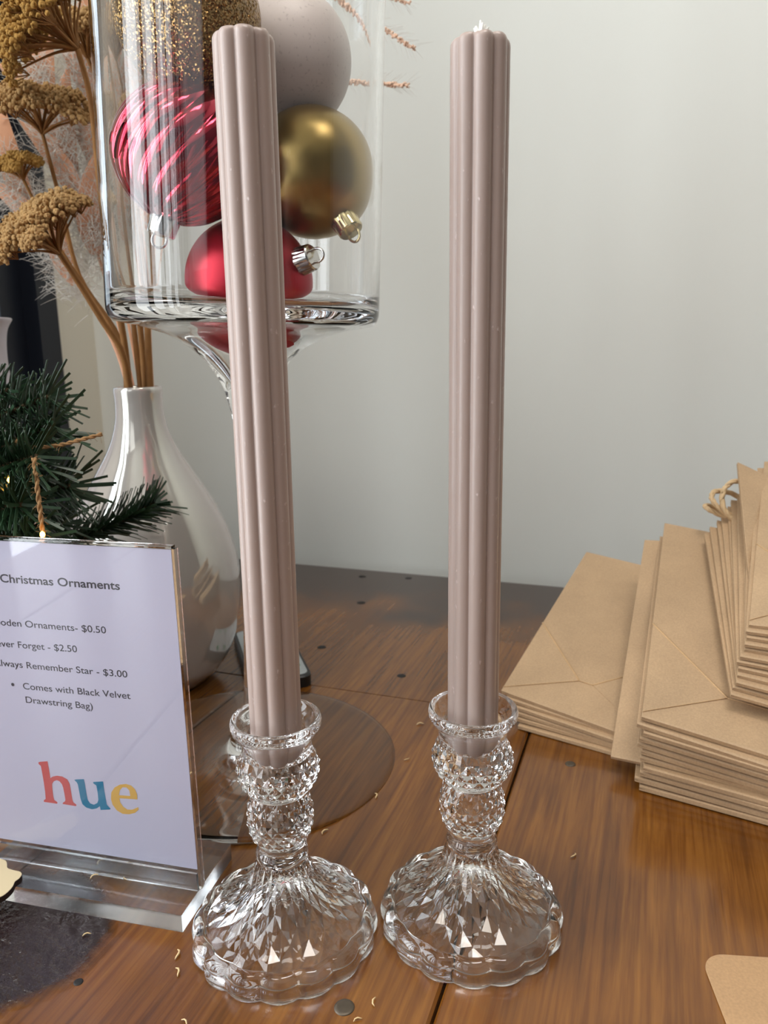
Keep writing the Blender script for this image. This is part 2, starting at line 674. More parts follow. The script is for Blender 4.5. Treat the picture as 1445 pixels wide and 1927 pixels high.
def bez(p0, p1, p2, p3, n=12):
    out = []
    for i in range(n + 1):
        t = i / n
        out.append(Vector(p0) * (1 - t) ** 3 + Vector(p1) * 3 * t * (1 - t) ** 2 + Vector(p2) * 3 * t * t * (1 - t) + Vector(p3) * t ** 3)
    return out


def catmull(pts, per=6):
    pts = [Vector(p) for p in pts]
    P = [pts[0] * 2 - pts[1]] + pts + [pts[-1] * 2 - pts[-2]]
    out = []
    for i in range(1, len(P) - 2):
        for k in range(per):
            t = k / per
            a, b, c, d = P[i - 1], P[i], P[i + 1], P[i + 2]
            out.append(0.5 * ((2 * b) + (c - a) * t + (2 * a - 5 * b + 4 * c - d) * t * t + (3 * b - a - 3 * c + d) * t ** 3))
    out.append(pts[-1])
    return out


def smooth_profile(pts, per=5):
    return [(max(p.x, 0.0), p.y) for p in catmull([Vector((a, b, 0)) for a, b in pts], per)]


# ------------------------------------------------------------------ the room
ROT = (0, 0, -TA)
CORNER_T, WALL_S = -71.0, 86.0
FLOOR_Z, CEIL_Z = -76.0, 182.0


def room_box(name, mat, t0, s0, z0, t1, s1, z1, parent=None):
    mb = MB()
    mb.box(t0, s0, z0, t1, s1, z1)
    return mb.build(name, mat, parent, None if parent else (0, 0, 0), None if parent else ROT)


struct(room_box('wall_back', M['wall'], CORNER_T, WALL_S, FLOOR_Z, 190, WALL_S + 12, CEIL_Z))
struct(room_box('floor', M['floor'], CORNER_T - 12, -190, FLOOR_Z - 4, 190, WALL_S + 12, FLOOR_Z))
struct(room_box('ceiling', M['ceiling'], CORNER_T - 12, -190, CEIL_Z, 190, WALL_S + 12, CEIL_Z + 6))
# the left wall is pierced by the window: pier beside the corner, sill wall, lintel, near pier
WZ0, WZ1 = -30.0, 150.0
OPEN = ((44.0, 79.0, 1), (-150.0, 20.0, 6))         # the two window openings and their lights
mb = MB()
mb.box(CORNER_T - 12, -190, FLOOR_Z, CORNER_T, WALL_S + 12, WZ0)
mb.box(CORNER_T - 12, -190, WZ1, CORNER_T, WALL_S + 12, CEIL_Z)
mb.box(CORNER_T - 12, OPEN[0][1], WZ0, CORNER_T, WALL_S + 12, WZ1)
mb.box(CORNER_T - 28, OPEN[1][1] + 2, WZ0, CORNER_T, OPEN[0][0], WZ1)  # unseen deep pier, added to keep side daylight off the back wall's corner
mb.box(CORNER_T - 12, OPEN[1][1], WZ0, CORNER_T, OPEN[1][1] + 2, WZ1)
mb.box(CORNER_T - 12, -190, WZ0, CORNER_T, OPEN[1][0], WZ1)
struct(mb.build('wall_left', M['wall_trim'], None, (0, 0, 0), ROT))
for wi, (WS0, WS1, nl) in enumerate(OPEN):
    win = empty('window_%d' % (wi + 1), ts(0, 0, 0), None, None, rot=ROT)
    win['kind'] = 'structure'
    fw = 3.2
    mb = MB()
    for s0, s1, z0, z1 in ((WS1 - fw, WS1, WZ0, WZ1), (WS0, WS0 + fw, WZ0, WZ1), (WS0 + fw, WS1 - fw, WZ0, WZ0 + fw), (WS0 + fw, WS1 - fw, WZ1 - fw, WZ1)):
        mb.box(CORNER_T - 10, s0, z0, CORNER_T + 0.6, s1, z1)
    mb.build('window_frame', M['black_frame'], win)
    f2 = 3.6
    a0, a1, c0, c1 = WS0 + fw, WS1 - fw, WZ0 + fw, WZ1 - fw
    mb = MB()
    for s0, s1, z0, z1 in ((a1 - f2, a1, c0, c1), (a0, a0 + f2, c0, c1), (a0 + f2, a1 - f2, c0, c0 + f2), (a0 + f2, a1 - f2, c1 - f2, c1)):
        mb.box(CORNER_T - 8, s0, z0, CORNER_T - 1.6, s1, z1)
    for k in range(1, nl):  # mullions out of view, added to split the daylight's reflection into narrow streaks
        sc = a0 + (a1 - a0) * k / nl
        mb.box(CORNER_T - 7, sc - 3, c0 + f2, CORNER_T - 3, sc + 3, c1 - f2)
    mb.build('window_sash', M['black_frame'], win)
    mb = MB()
    mb.box(CORNER_T - 5.2, a0 + f2, c0 + f2, CORNER_T - 4.8, a1 - f2, c1 - f2)
    mb.build('window_pane', M['pane'], win)

# ------------------------------------------------------------------ the table
table = empty('plank_table', (0, 0, FLOOR_Z), 'old varnished plank table everything stands on, with dark burnt knot and nail heads', 'table', rot=ROT)
TZ = -FLOOR_Z                       # table top height in the table's own frame


def plank(t0, t1, s0, s1):
    mb = MB()
    g, th = 0.14, 2.6
    b = 0.12
    t0 += g / 2
    t1 -= g / 2
    ny = 24
    V, Fc = [], []
    prof = [(t0, -th), (t0, -b), (t0 + b, 0), (t1 - b, 0), (t1, -b), (t1, -th)]
    for j in range(ny + 1):
        s = s0 + 0.05 + (s1 - s0 - 0.1) * j / ny
        for t, z in prof:
            V.append((t, s, z + TZ))
    n = len(prof)
    for j in range(ny):
        for k in range(n - 1):
            Fc.append((j * n + k + 1, j * n + k, (j + 1) * n + k, (j + 1) * n + k + 1))
        Fc.append((j * n, j * n + n - 1, (j + 1) * n + n - 1, (j + 1) * n))
    Fc.append(tuple(range(n)))
    Fc.append(tuple(ny * n + n - 1 - k for k in range(n)))
    mb.add(V, Fc, False)
    return mb.build('plank', M['wood'], table)


END = 82.0
for t0, t1, cut in ((-64, -50, 44), (-50, -29, 50.9), (-29, -7, 51), (-7, 16, 200), (16, 38, 33), (38, 60, 55)):
    if cut > END:
        plank(t0, t1, -45, END)
    else:
        plank(t0, t1, -45, cut)
        if t0 == -29:
            plank(-50, t1, cut, END)           # one broad board crosses the far end
        elif t0 != -50:
            plank(t0, t1, cut, END)
for (t, s, r, dark) in ((-10.5, 23.9, 0.42, 0), (-3.9, 45.4, 0.33, 0), (-26.8, 58.4, 0.4, 1), (-27.8, 70.7, 0.45, 1), (-18.2, 54.8, 0.36, 1),
                        (-25.7, 80.3, 0.4, 1), (-31.0, 79.4, 0.45, 1), (-21.6, 21.5, 0.2, 1), (2.0, 79.0, 0.45, 1)):
    mb = MB()
    if dark:
        mb.lathe([(0, 0.025), (r * 0.7, 0.03), (r, 0.012), (r * 1.02, -0.4)], 14)
    else:
        mb.lathe([(0, 0.05), (r * 0.6, 0.055), (r * 0.92, 0.04), (r, 0.0), (r, -0.4)], 18)
    mb.build('nail', M['hole'] if dark else M['nail'], table, (t, s, TZ))
mb = MB()
mb.box(-60, -38, TZ - 10, 56, -35.5, TZ - 2.6)
mb.box(-60, 72, TZ - 10, 56, 74.5, TZ - 2.6)
mb.box(-60, -38, TZ - 10, -57.5, 74.5, TZ - 2.6)
mb.box(53.5, -38, TZ - 10, 56, 74.5, TZ - 2.6)
mb.build('apron', M['wood'], table)
for t in (-60, 50):
    for s in (-38, 68.5):
        mb = MB()
        mb.box(t, s, 0, t + 6, s + 6, TZ - 2.6)
        mb.build('leg', M['wood'], table)

# ------------------------------------------------------------------ glass candle holders and fluted candles


def scallop(th):
    return 1 - abs(cos(8 * th))


def make_holder(loc, rz, label):
    h = empty('glass_candle_holder', loc, label, 'candle holder', 'matching pressed glass candle holders', rot=(0, 0, rz))
    # base: hollow underneath, scalloped rim, long pointed facets running up the flare
    mb = MB()
    rows = [(3.50, 0.90, 0.0), (3.05, 1.12, 0.15), (2.55, 1.44, 0.17), (2.12, 1.82, 0.15), (1.76, 2.26, 0.13), (1.45, 2.78, 0.11), (1.22, 3.34, 0.09), (1.12, 3.92, 0.0)]
    mb.lattice(rows, 40)
    K = 40

    def poly_r(th, r):          # radius of the 32-gon the facets end on
        a = (th % (2 * pi / K)) - pi / K
        return r * cos(pi / K) / cos(a)
    rim = [(3.50, 0.90, 0), (3.56, 1.02, 0.05), (3.62, 1.10, 0.09), (3.72, 1.12, 0.12), (3.88, 1.07, 0.15), (4.02, 0.96, 0.18), (4.10, 0.82, 0.19),
           (4.12, 0.70, 0.19), (4.08, 0.64, 0.19), (4.16, 0.56, 0.19), (4.20, 0.42, 0.19), (4.19, 0.16, 0.19), (4.13, 0.03, 0.18), (4.04, 0.0, 0.16), (3.88, 0.0, 0.10)]
    n = 192
    V, Fc = [], []
    for j, (r, z, d) in enumerate(rim):
        for k in range(n):
            th = 2 * pi * k / n
            rr = poly_r(th, r) if j == 0 else r - d * scallop(th)
            V.append((rr * cos(th), rr * sin(th), z))
    for j in range(len(rim) - 1):
        for k in range(n):
            k2 = (k + 1) % n
            Fc.append((j * n + k2, j * n + k, (j + 1) * n + k, (j + 1) * n + k2))
    mb.add(V, Fc, True)
    under = smooth_profile([(3.74, 0.08), (3.66, 0.46), (3.46, 0.64), (2.9, 0.92), (2.35, 1.27), (1.85, 1.70), (1.4, 2.15), (0.95, 2.55), (0.45, 2.85), (0.0, 2.92)], 3)
    # first ring must meet the scalloped foot ring exactly
    V, Fc = [], []
    for k in range(n):
        th = 2 * pi * k / n
        rr = 3.88 - 0.10 * scallop(th)
        V.append((rr * cos(th), rr * sin(th), 0.0))
    for r, z in under[:-1]:
        for k in range(n):
            th = 2 * pi * k / n
            V.append((r * cos(th), r * sin(th), z))
    V.append((0, 0, under[-1][1]))
    nr = len(under)
    for j in range(nr - 1):
        for k in range(n):
            k2 = (k + 1) % n
            Fc.append((j * n + k2, j * n + k, (j + 1) * n + k, (j + 1) * n + k2))
    for k in range(n):
        Fc.append(((nr - 1) * n + (k + 1) % n, (nr - 1) * n + k, len(V) - 1))
    mb.add(V, Fc, True)
    mb.build('base', M['glass'], h)
    # knop: neck rings and a ball of small diamonds
    mb = MB()
    mb.lathe([(1.12, 3.92), (1.15, 4.05), (1.16, 4.18), (1.11, 4.32), (1.04, 4.42), (1.02, 4.6), (1.05, 4.74), (1.10, 4.80)], 72)
    rows = []
    for j in range(9):
        u = j / 8
        z = 4.80 + 2.28 * u
        r = 1.05 + 0.37 * sin(pi * min(1, 0.05 + 0.90 * u)) ** 0.8
        rows.append((r, z, 0.075 if 0 < j < 8 else 0.0))
    rows[0] = (1.10, 4.80, 0)
    rows[-1] = (1.16, 7.08, 0)
    mb.lattice(rows, 36)
    mb.build('knop', M['glass'], h)
    # cup: diamond-cut bulge, smooth neck, flared lip and the candle socket
    mb = MB()
    mb.lathe([(1.16, 7.08), (1.20, 7.14), (1.30, 7.20), (1.34, 7.28)], 40)
    mb.lattice([(1.34, 7.28, 0.0), (1.57, 7.60, 0.075), (1.71, 7.95, 0.085), (1.75, 8.30, 0.085), (1.66, 8.64, 0.07), (1.53, 9.0, 0.0)], 40)
    mb.lathe([(1.52, 9.0), (1.49, 9.2), (1.50, 9.4), (1.53, 9.6)], 40)
    mb.lathe([(1.53, 9.6), (1.60, 9.75), (1.76, 9.92), (1.88, 10.08), (1.945, 10.26), (1.955, 10.42), (1.91, 10.56), (1.83, 10.62), (1.74, 10.58), (1.66, 10.44),
              (1.55, 10.26), (1.40, 10.12), (1.27, 10.02), (1.22, 9.86), (1.20, 9.4), (1.17, 8.86), (1.12, 8.78), (0.9, 8.74), (0.0, 8.74)], 64)
    mb.build('cup', M['glass'], h)
    return h


HL = make_holder((-4.75, 30.25, 0.02), 0.06, 'faceted clear glass candle holder beside the price sign, holding the wickless candle')
HR = make_holder((3.75, 30.9, 0.02), -0.096, 'faceted clear glass candle holder nearest the paper bags, holding the candle with white wick')


def make_candle(loc, rz, height, label, seed, wick):
    c = empty('fluted_taper_candle', loc, label, 'candle', 'fluted taper candles', rot=(0, 0, rz))
    rnd = random.Random(seed)
    mb = MB()
    n = 160
    dc, rc = 0.73, 0.37

    def rad(th):
        a = ((th + pi / 8) % (pi / 4)) - pi / 8
        return dc * cos(a) + sqrt(max(rc * rc - (dc * sin(a)) ** 2, 0))
    zs = [0, 0.05] + [height * k / 40 for k in range(1, 40)] + [height - 0.30, height - 0.16, height - 0.07, height - 0.02, height]
    zs = sorted(set(zs))
    V, Fc = [], []
    for z in zs:
        for k in range(n):
            th = 2 * pi * k / n
            r = rad(th)
            dz = 0.0
            top = height - z
            if top < 0.31:
                q = 1 - top / 0.31
                r *= 1 - 0.10 * q ** 3
                dz = -0.05 * q * (0.5 + noise.noise(Vector((cos(th) * 2.2, sin(th) * 2.2, seed))))
            r += 0.006 * noise.noise(Vector((cos(th) * 3, sin(th) * 3, z * 1.3 + seed)))
            V.append((r * cos(th), r * sin(th), z + dz))
    for j in range(len(zs) - 1):
        for k in range(n):
            k2 = (k + 1) % n
            Fc.append((j * n + k, j * n + k2, (j + 1) * n + k2, (j + 1) * n + k))
    L0 = (len(zs) - 1) * n
    V.append((0, 0, height - 0.06))
    V.append((0, 0, 0))
    for k in range(n):
        k2 = (k + 1) % n
        Fc.append((L0 + k, L0 + k2, len(V) - 2))
        Fc.append((k2, k, len(V) - 1))
    mb.add(V, Fc, True)
    mb.build('wax_body', M['wax'], c)
    if wick:
        mb = MB()
        for dx, dy, h in ((0, 0, 0.62), (0.14, 0.03, 0.48), (-0.14, 0.05, 0.45), (0.24, 0.0, 0.40), (0.05, -0.1, 0.5), (-0.2, -0.04, 0.36)):
            mb.tube([(dx * 0.3, dy * 0.3, height - 0.1), (dx * 0.5, dy * 0.5, height + h * 0.4), (dx * 1.2, dy * 1.2, height + h)], [0.09, 0.08, 0.035], 7)
        mb.build('wick', M['wick'], c)
    return c


make_candle((-4.75, 30.25, 8.77), 0.20, 28.1, 'fluted dusty taupe taper candle in the holder beside the price sign, no wick showing', 3, False)
make_candle((3.75, 30.9, 8.77), 0.02, 28.05, 'fluted dusty taupe taper candle with frayed white wick, beside the paper bags', 8, True)

# ------------------------------------------------------------------ footed glass vase
VX, VY = -8.72, 45.6
VT = radians(2.0)
vase = empty('footed_glass_vase', (VX, VY, 0.02), 'tall clear glass footed vase filled with christmas baubles', 'vase', rot=(0, VT, 0))
mb = MB()
mb.lathe([(0, 0.0), (8.9, 0.0), (9.15, 0.06), (9.25, 0.2), (9.2, 0.33), (8.9, 0.38)] + smooth_profile([(8.9, 0.38), (6.0, 0.52), (3.0, 0.72), (1.9, 0.92), (1.45, 1.3), (1.42, 1.8), (1.2, 2.35), (0.8, 2.75), (0.58, 3.3)], 4)[1:], 96)
mb.build('foot', M['vase_glass'], vase)
mb = MB()
mb.lathe(smooth_profile([(0.58, 3.3), (0.52, 6), (0.50, 10), (0.50, 14), (0.55, 18), (0.72, 20.5), (0.95, 22.2)], 4), 48)
mb.build('stem', M['vase_glass'], vase)
mb = MB()
outer = smooth_profile([(0.95, 22.2), (1.5, 23.9), (2.6, 25.4), (4.0, 26.4), (5.6, 27.0), (6.9, 27.25)], 5) + [(7.25, 27.33), (7.5, 27.55), (7.62, 27.9), (7.64, 28.4), (7.65, 34), (7.65, 42), (7.65, 52.0), (7.6, 52.2), (7.45, 52.25), (7.3, 52.2),
     (7.27, 52.0), (7.27, 42), (7.26, 34), (7.25, 29.0), (7.15, 28.5), (6.85, 28.2), (6.3, 28.05)]
inner = smooth_profile([(6.3, 28.05), (4.8, 27.75), (3.4, 27.25), (2.2, 26.3), (1.2, 25.0), (0.55, 23.9), (0.0, 23.5)], 4)[1:]
mb.lathe(outer + inner, 128)
mb.build('bowl', M['vase_glass'], vase)

# ------------------------------------------------------------------ baubles in the vase


def rot_to(dirv):
    return Vector(dirv).normalized().to_track_quat('Z', 'Y').to_euler()


def bauble(c, r, axis, mat, label, capmat=None, ribs=0):
    """axis: direction from the centre to the hanging cap"""
    b = empty('bauble', c, label, 'bauble', 'baubles in the glass vase', rot=rot_to(axis))
    mb = MB()
    nu, nv = (224, 96) if ribs else (72, 40)
    V, Fc = [(0, 0, -r)], []
    for j in range(1, nv):
        ph = -pi / 2 + pi * j / nv
        for k in range(nu):
            th = 2 * pi * k / nu
            rr = r
            if ribs:
                x = (th - ph * 0.5) * ribs / (2 * pi)
                rr = r * (1 - 0.055 * (1 - abs(sin(pi * x))) ** 1.6 * cos(ph) ** 0.5)
            V.append((rr * cos(ph) * cos(th), rr * cos(ph) * sin(th), rr * sin(ph)))
    V.append((0, 0, r))
    for k in range(nu):
        k2 = (k + 1) % nu
        Fc.append((0, 1 + k2, 1 + k))
        Fc.append((len(V) - 1, 1 + (nv - 2) * nu + k, 1 + (nv - 2) * nu + k2))
        for j in range(nv - 2):
            a = 1 + j * nu
            Fc.append((a + k, a + k2, a + nu + k2, a + nu + k))
    mb.add(V, Fc, True)
    mb.build('ball', mat, b)
    if capmat:
        mb = MB()
        z0 = r * 0.965
        n = 48

        def crown(th):
            return 1 if (th * 8 / (2 * pi)) % 1 < 0.5 else 0
        V, Fc = [], []
        for r_, z_ in ((0.76, z0 - 0.04), (0.735, z0 + 0.3), (0.72, z0 + 0.82), (0.66, z0 + 0.90), (0.0001, z0 + 0.93)):
            for k in range(n):
                th = 2 * pi * k / n
                rr = r_ + (0.035 * crown(th) if z_ < z0 + 0.5 else 0)
                V.append((rr * cos(th), rr * sin(th), z_ + (0.14 if (z_ < z0 and not crown(th)) else 0)))
        for j in range(4):
            for k in range(n):
                k2 = (k + 1) % n
                Fc.append((j * n + k, j * n + k2, (j + 1) * n + k2, (j + 1) * n + k))
        mb.add(V, Fc, False)
        cp = mb.build('hanger_cap', capmat, b)
        mb = MB()
        mb.tube([(0, 0.36 * cos(a), z0 + 0.98 + 0.42 * sin(a) + 0.14) for a in [pi * (-0.2 + 1.4 * i / 18) for i in range(19)]], 0.075, 8)
        mb.build('hanger_loop', capmat, cp)
    return b


bauble((-10.0, 42.75, 35.75), 3.55, (-0.33, -0.1, -0.95), M['red_gloss'], 'shiny red bauble with swirling ribs, left side of the vase', M['silver'], ribs=18)
bauble((-3.75, 46.5, 35.45), 3.55, (0.5, -0.4, -0.78), M['gold_satin'], 'satin gold bauble with gold cap, right side of the vase', M['goldcap'])
bauble((-7.4, 45.2, 29.45), 3.55, (0.88, -0.42, 0.28), M['red_matte'], 'satin red bauble lying at the bottom of the vase', M['silver'])
bauble((-5.1, 48.4, 41.9), 3.7, (0.3, 0.8, 0.5), M['pinkball'], 'pale frosted pink bauble above the satin gold one', None)
bauble((-9.35, 42.6, 42.0), 3.55, (-0.2, 0.6, 0.8), M['glitter'], 'gold glitter bauble at the top left of the vase', None)

# ------------------------------------------------------------------ pearl bottle vase with dried stems
BX, BY = -18.2, 58.0
bottle = empty('bottle_vase', (BX, BY, 0.02), 'pearl white glazed bottle vase holding dried flower stems', 'vase')
mb = MB()
out = [(0, 0.0), (3.4, 0.0), (3.9, 0.12)] + smooth_profile([(3.9, 0.12), (5.4, 1.8), (6.4, 4.6), (6.75, 7.6), (6.45, 10.6), (5.3, 13.8), (3.7, 16.6), (2.45, 18.8), (1.85, 20.6), (1.72, 22.0), (1.76, 23.0)], 5)[1:]
mb.lathe(out + [(1.72, 23.22), (1.62, 23.28), (1.50, 23.22), (1.44, 23.0), (1.42, 21.0), (1.42, 19.5)], 96)
mb.build('body', M['pearl'], bottle)
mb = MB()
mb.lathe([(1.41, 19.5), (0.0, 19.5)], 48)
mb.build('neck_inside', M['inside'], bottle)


def ndir(v, amt, rnd):
    return (Vector(v) + Vector((rnd.uniform(-1, 1), rnd.uniform(-1, 1), rnd.uniform(-1, 1))) * amt).normalized()


def yarrow(path, head_r, axis, label, seed, mat, stem_r=0.22, dens=1.0):
    """path: stem points from the bottle neck up to the fork; head: a domed umbel about axis"""
    rnd = random.Random(seed)
    y = empty('dried_yarrow_stem', path[0], label, 'dried flower', 'dried yarrow stems in the bottle vase')
    o = Vector(path[0])
    pts = [p - o for p in catmull(path, 6)]
    n = len(pts)
    mb = MB()
    mb.tube(pts, [stem_r * (1.0 - 0.35 * i / n) * (1 + 0.08 * noise.noise(Vector((i * 0.7, seed, 0)))) for i in range(n)], 9)
    mb.build('stem', M['stalk'], y)
    ax = Vector(axis).normalized()
    q = ax.to_track_quat('Z', 'Y')
    fork = pts[-1]
    ns = int(22 * dens)
    br, fl = MB(), MB()
    for i in range(ns):
        rr = head_r * sqrt((i + 0.5) / ns) * rnd.uniform(0.88, 1.05)
        th = i * 2.39996 + rnd.uniform(-0.25, 0.25)
        hz = head_r * (0.82 - 0.34 * (rr / head_r) ** 2) + rnd.uniform(-0.2, 0.2) * head_r * 0.5
        tip = fork + q @ Vector((rr * cos(th), rr * sin(th), hz))
        mid = fork + q @ Vector((rr * cos(th) * 0.30, rr * sin(th) * 0.30, hz * 0.45))
        br.tube(bez(fork, mid, mid, tip, 6), [0.11, 0.10, 0.09, 0.08, 0.07, 0.06, 0.06], 6)
        # a small dome of florets at the end of each branch
        cr = head_r * 0.25 * rnd.uniform(0.8, 1.2)
        out = (tip - fork).normalized() * 0.5 + ax * 0.8
        out.normalize()
        nf = int(30 * rnd.uniform(0.8, 1.2))
        for k in range(nf):
            a = k * 2.39996
            zz = 1 - 1.05 * (k + 0.5) / nf
            s_ = sqrt(max(0, 1 - zz * zz))
            d = out.to_track_quat('Z', 'Y') @ Vector((s_ * cos(a), s_ * sin(a), zz * 0.75))
            p = tip + d * cr * rnd.uniform(0.85, 1.1)
            fr = 0.19 * rnd.uniform(0.7, 1.25)
            fl.ball(p, fr, 6, 4, (1, 1, 1))
            for e in range(2):
                fl.ball(p + ndir(d, 0.9, rnd) * fr * 0.9, fr * 0.5, 5, 4)
            if k % 3 == 0:
                br.tube([tip - out * cr * 0.8, p], 0.03, 4, False)
    br.build('branches', M['stalk'], y)
    fl.build('flower_head', mat, y)
    return y


NK = Vector((BX, BY, 21.2))


def nk(dx, dy):
    return NK + Vector((dx, dy, 0))


yarrow([nk(-0.7, -0.3), at(236, 660, 57), at(196, 420, 56), at(172, 200, 55), at(146, 92, 54)], 4.0, (-0.75, -0.35, 0.62), 'tall yarrow stem with the largest mustard head, top left corner', 1, M['yarrow'], 0.26, 1.5)
yarrow([nk(-0.9, 0.1), at(225, 640, 59), at(150, 520, 59), at(112, 372, 59), at(80, 252, 59)], 3.1, (0.12, -0.25, 0.95), 'yarrow stem with a thin flat tan head just below the largest one', 2, M['yarrow_tan'], 0.2, 1.0)
yarrow([nk(-0.4, -0.6), at(232, 670, 56), at(190, 600, 55), at(140, 520, 54), at(112, 478, 53)], 3.3, (-0.42, -0.35, 0.84), 'yarrow stem with a full tan head leaning out low at far left', 3, M['yarrow_tan'], 0.26, 1.3)
yarrow([nk(0.0, 0.7), at(250, 600, 60), at(215, 350, 61), at(190, 180, 62), at(165, 110, 62)], 3.0, (0.1, -0.2, 1.0), 'yarrow stem rising behind the largest head, close to the glass vase', 4, M['yarrow_tan'], 0.22, 1.0)
yarrow([nk(0.5, 0.2), at(262, 600, 59.5), at(232, 380, 60), at(222, 260, 60), at(216, 225, 60)], 1.5, (-0.3, -0.4, 0.9), 'short yarrow stem with a small head seen through the glass vase', 5, M['yarrow_tan'], 0.24, 0.6)
yarrow([nk(0.9, -0.2), at(277, 610, 59), at(268, 420, 61), at(258, 200, 62), at(240, 60, 62)], 2.4, (0.2, 0.1, 1.0), 'tall yarrow stem seen wholly through the glass vase', 6, M['yarrow'], 0.26, 0.8)
yarrow([nk(-0.2, -0.2), at(222, 640, 57.5), at(120, 480, 57.5), at(70, 390, 57.5), at(44, 338, 57.5)], 1.6, (-0.1, -0.35, 0.95), 'small mustard yarrow head between the two tan heads at left', 7, M['yarrow'], 0.16, 0.6)


def plume(path, width, label, seed, nh, hlen):
    rnd = random.Random(seed)
    g = empty('dyed_feather_grass', path[0], label, 'dried grass', 'peach dyed feather grass in the bottle vase')
    o = Vector(path[0])
    pts = [p - o for p in catmull(path, 6)]
    n = len(pts)
    st = MB()
    st.tube(pts, [0.12] * n, 6)
    st.build('stem', M['peach'], g)
    bl = MB()
    for b in range(5):
        i0 = int(n * (0.42 + 0.1 * b))
        i0 = min(i0, n - 3)
        p = pts[i0]
        t = (pts[min(i0 + 2, n - 1)] - pts[i0 - 1]).normalized()
        side = t.cross(Vector((0, 1, 0.1))).normalized() * (1 if b % 2 else -1)
        V, Fc = [], []
        L_ = width * rnd.uniform(2.6, 3.8)
        m = 10
        for k in range(m + 1):
            u = k / m
            c = p + t * L_ * u + side * width * 1.1 * u * u + Vector((0, -0.3 * sin(pi * u), 0))
            w = width * 0.5 * sin(pi * min(1, 0.12 + 0.88 * u)) ** 0.8 + 0.02
            for e, dz in ((-1, 0.0), (0, 0.12), (1, 0.0)):
                V.append(c + side * w * e * 0.8 + Vector((0, -dz, 0)) + Vector((0, e * w * 0.35, 0)))
        for k in range(m):
            for e in range(2):
                a = k * 3 + e
                Fc.append((a, a + 1, a + 4, a + 3))
        bl.add(V, Fc, True)
    bl.build('blades', M['peach'], g)
    ha = MB()
    for k in range(nh):
        u = rnd.uniform(0.38, 1.0)
        f = u * (n - 1)
        i = min(int(f), n - 2)
        p = pts[i].lerp(pts[i + 1], f - i)
        t = (pts[i + 1] - pts[i]).normalized()
        p = p + Vector((rnd.gauss(0, 1), rnd.gauss(0, 1), rnd.gauss(0, 1))) * width * 0.32
        d = ndir(t * 0.5, 0.95, rnd)
        L_ = hlen * rnd.uniform(0.5, 1.2)
        bend = Vector((rnd.uniform(-1, 1), rnd.uniform(-1, 1), rnd.uniform(-1, 0.3))) * L_ * 0.25
        ha.tube([p, p + d * L_ * 0.4 + bend * 0.1, p + d * L_ * 0.75 + bend * 0.45, p + d * L_ + bend], [0.024, 0.02, 0.016, 0.008], 3, False)
    h = ha.build('hairs', M['hair'], g)
    h['kind'] = 'stuff'
    return g


plume([nk(-0.6, 0.5), at(210, 640, 61), at(110, 480, 62), at(20, 330, 62), at(-60, 230, 62)], 2.0, 'peach feather grass leaning furthest left behind the yarrow', 11, 2000, 2.0)
plume([nk(-0.3, 0.9), at(220, 600, 63), at(165, 420, 64), at(110, 260, 65), at(60, 120, 65)], 2.4, 'peach feather grass behind the thin flat yarrow head', 12, 2300, 2.0)
plume([nk(0.1, 0.9), at(240, 600, 64), at(200, 380, 65), at(170, 200, 66), at(140, 20, 66)], 2.4, 'peach feather grass behind the largest yarrow head', 13, 2200, 2.0)
plume([nk(0.6, 0.8), at(262, 600, 63), at(240, 380, 64), at(235, 200, 65), at(225, 20, 65)], 2.2, 'peach feather grass seen through the left side of the glass vase', 14, 1300, 1.8)


def spike(path, label, seed):
    rnd = random.Random(seed)
    g = empty('dried_grass_spike', path[0], label, 'dried grass', 'peach grass spikes behind the glass vase')
    o = Vector(path[0])
    pts = [p - o for p in catmull(path, 10)]
    n = len(pts)
    mb = MB()
    mb.tube(pts, [0.09] * n, 6)
    mb.build('stem', M['peach_pale'], g)
    i0 = int(n * 0.62)
    sd, aw = MB(), MB()
    for i in range(i0, n - 1):
        t = (pts[i + 1] - pts[i]).normalized()
        for k in range(5):
            a = rnd.uniform(0, 2 * pi)
            s_ = t.orthogonal().normalized()
            s_.rotate(Matrix.Rotation(a, 3, t))
            p = pts[i].lerp(pts[i + 1], rnd.random()) + s_ * 0.13 + t * 0.1
            f = 1 - 0.5 * ((i - i0) / (n - i0)) ** 2
            sd.ball(p, 0.15 * f, 6, 4, (1, 1, 1))
            if rnd.random() < 0.7:
                d = (t * 0.8 + s_ * 0.7).normalized()
                aw.tube([p, p + d * 0.5 + Vector((0, 0, 0.05)), p + d * rnd.uniform(0.9, 1.5)], [0.014, 0.011, 0.005], 3, False)
    sd.build('seed_head', M['peach_pale'], g)
    a = aw.build('awns', M['hair'], g)
    a['kind'] = 'stuff'
    return g


spike([nk(0.9, 0.6), at(285, 560, 60), at(330, 350, 62), at(450, 190, 63), at(600, 152, 63.5), at(700, 158, 64), at(768, 160, 64)], 'lowest peach grass spike, pointing level to the right past the glass vase', 21)
spike([nk(0.8, 0.9), at(275, 560, 61), at(300, 300, 63), at(440, 60, 64), at(600, 10, 64.5), at(690, 38, 65), at(780, 92, 65)], 'middle peach grass spike, drooping to the right past the glass vase', 22)
spike([nk(0.4, 1.0), at(268, 560, 61), at(300, 280, 63), at(430, -10, 65), at(580, -60, 66), at(690, -22, 66), at(770, 6, 66)], 'highest peach grass spike, cut by the top of the picture', 23)

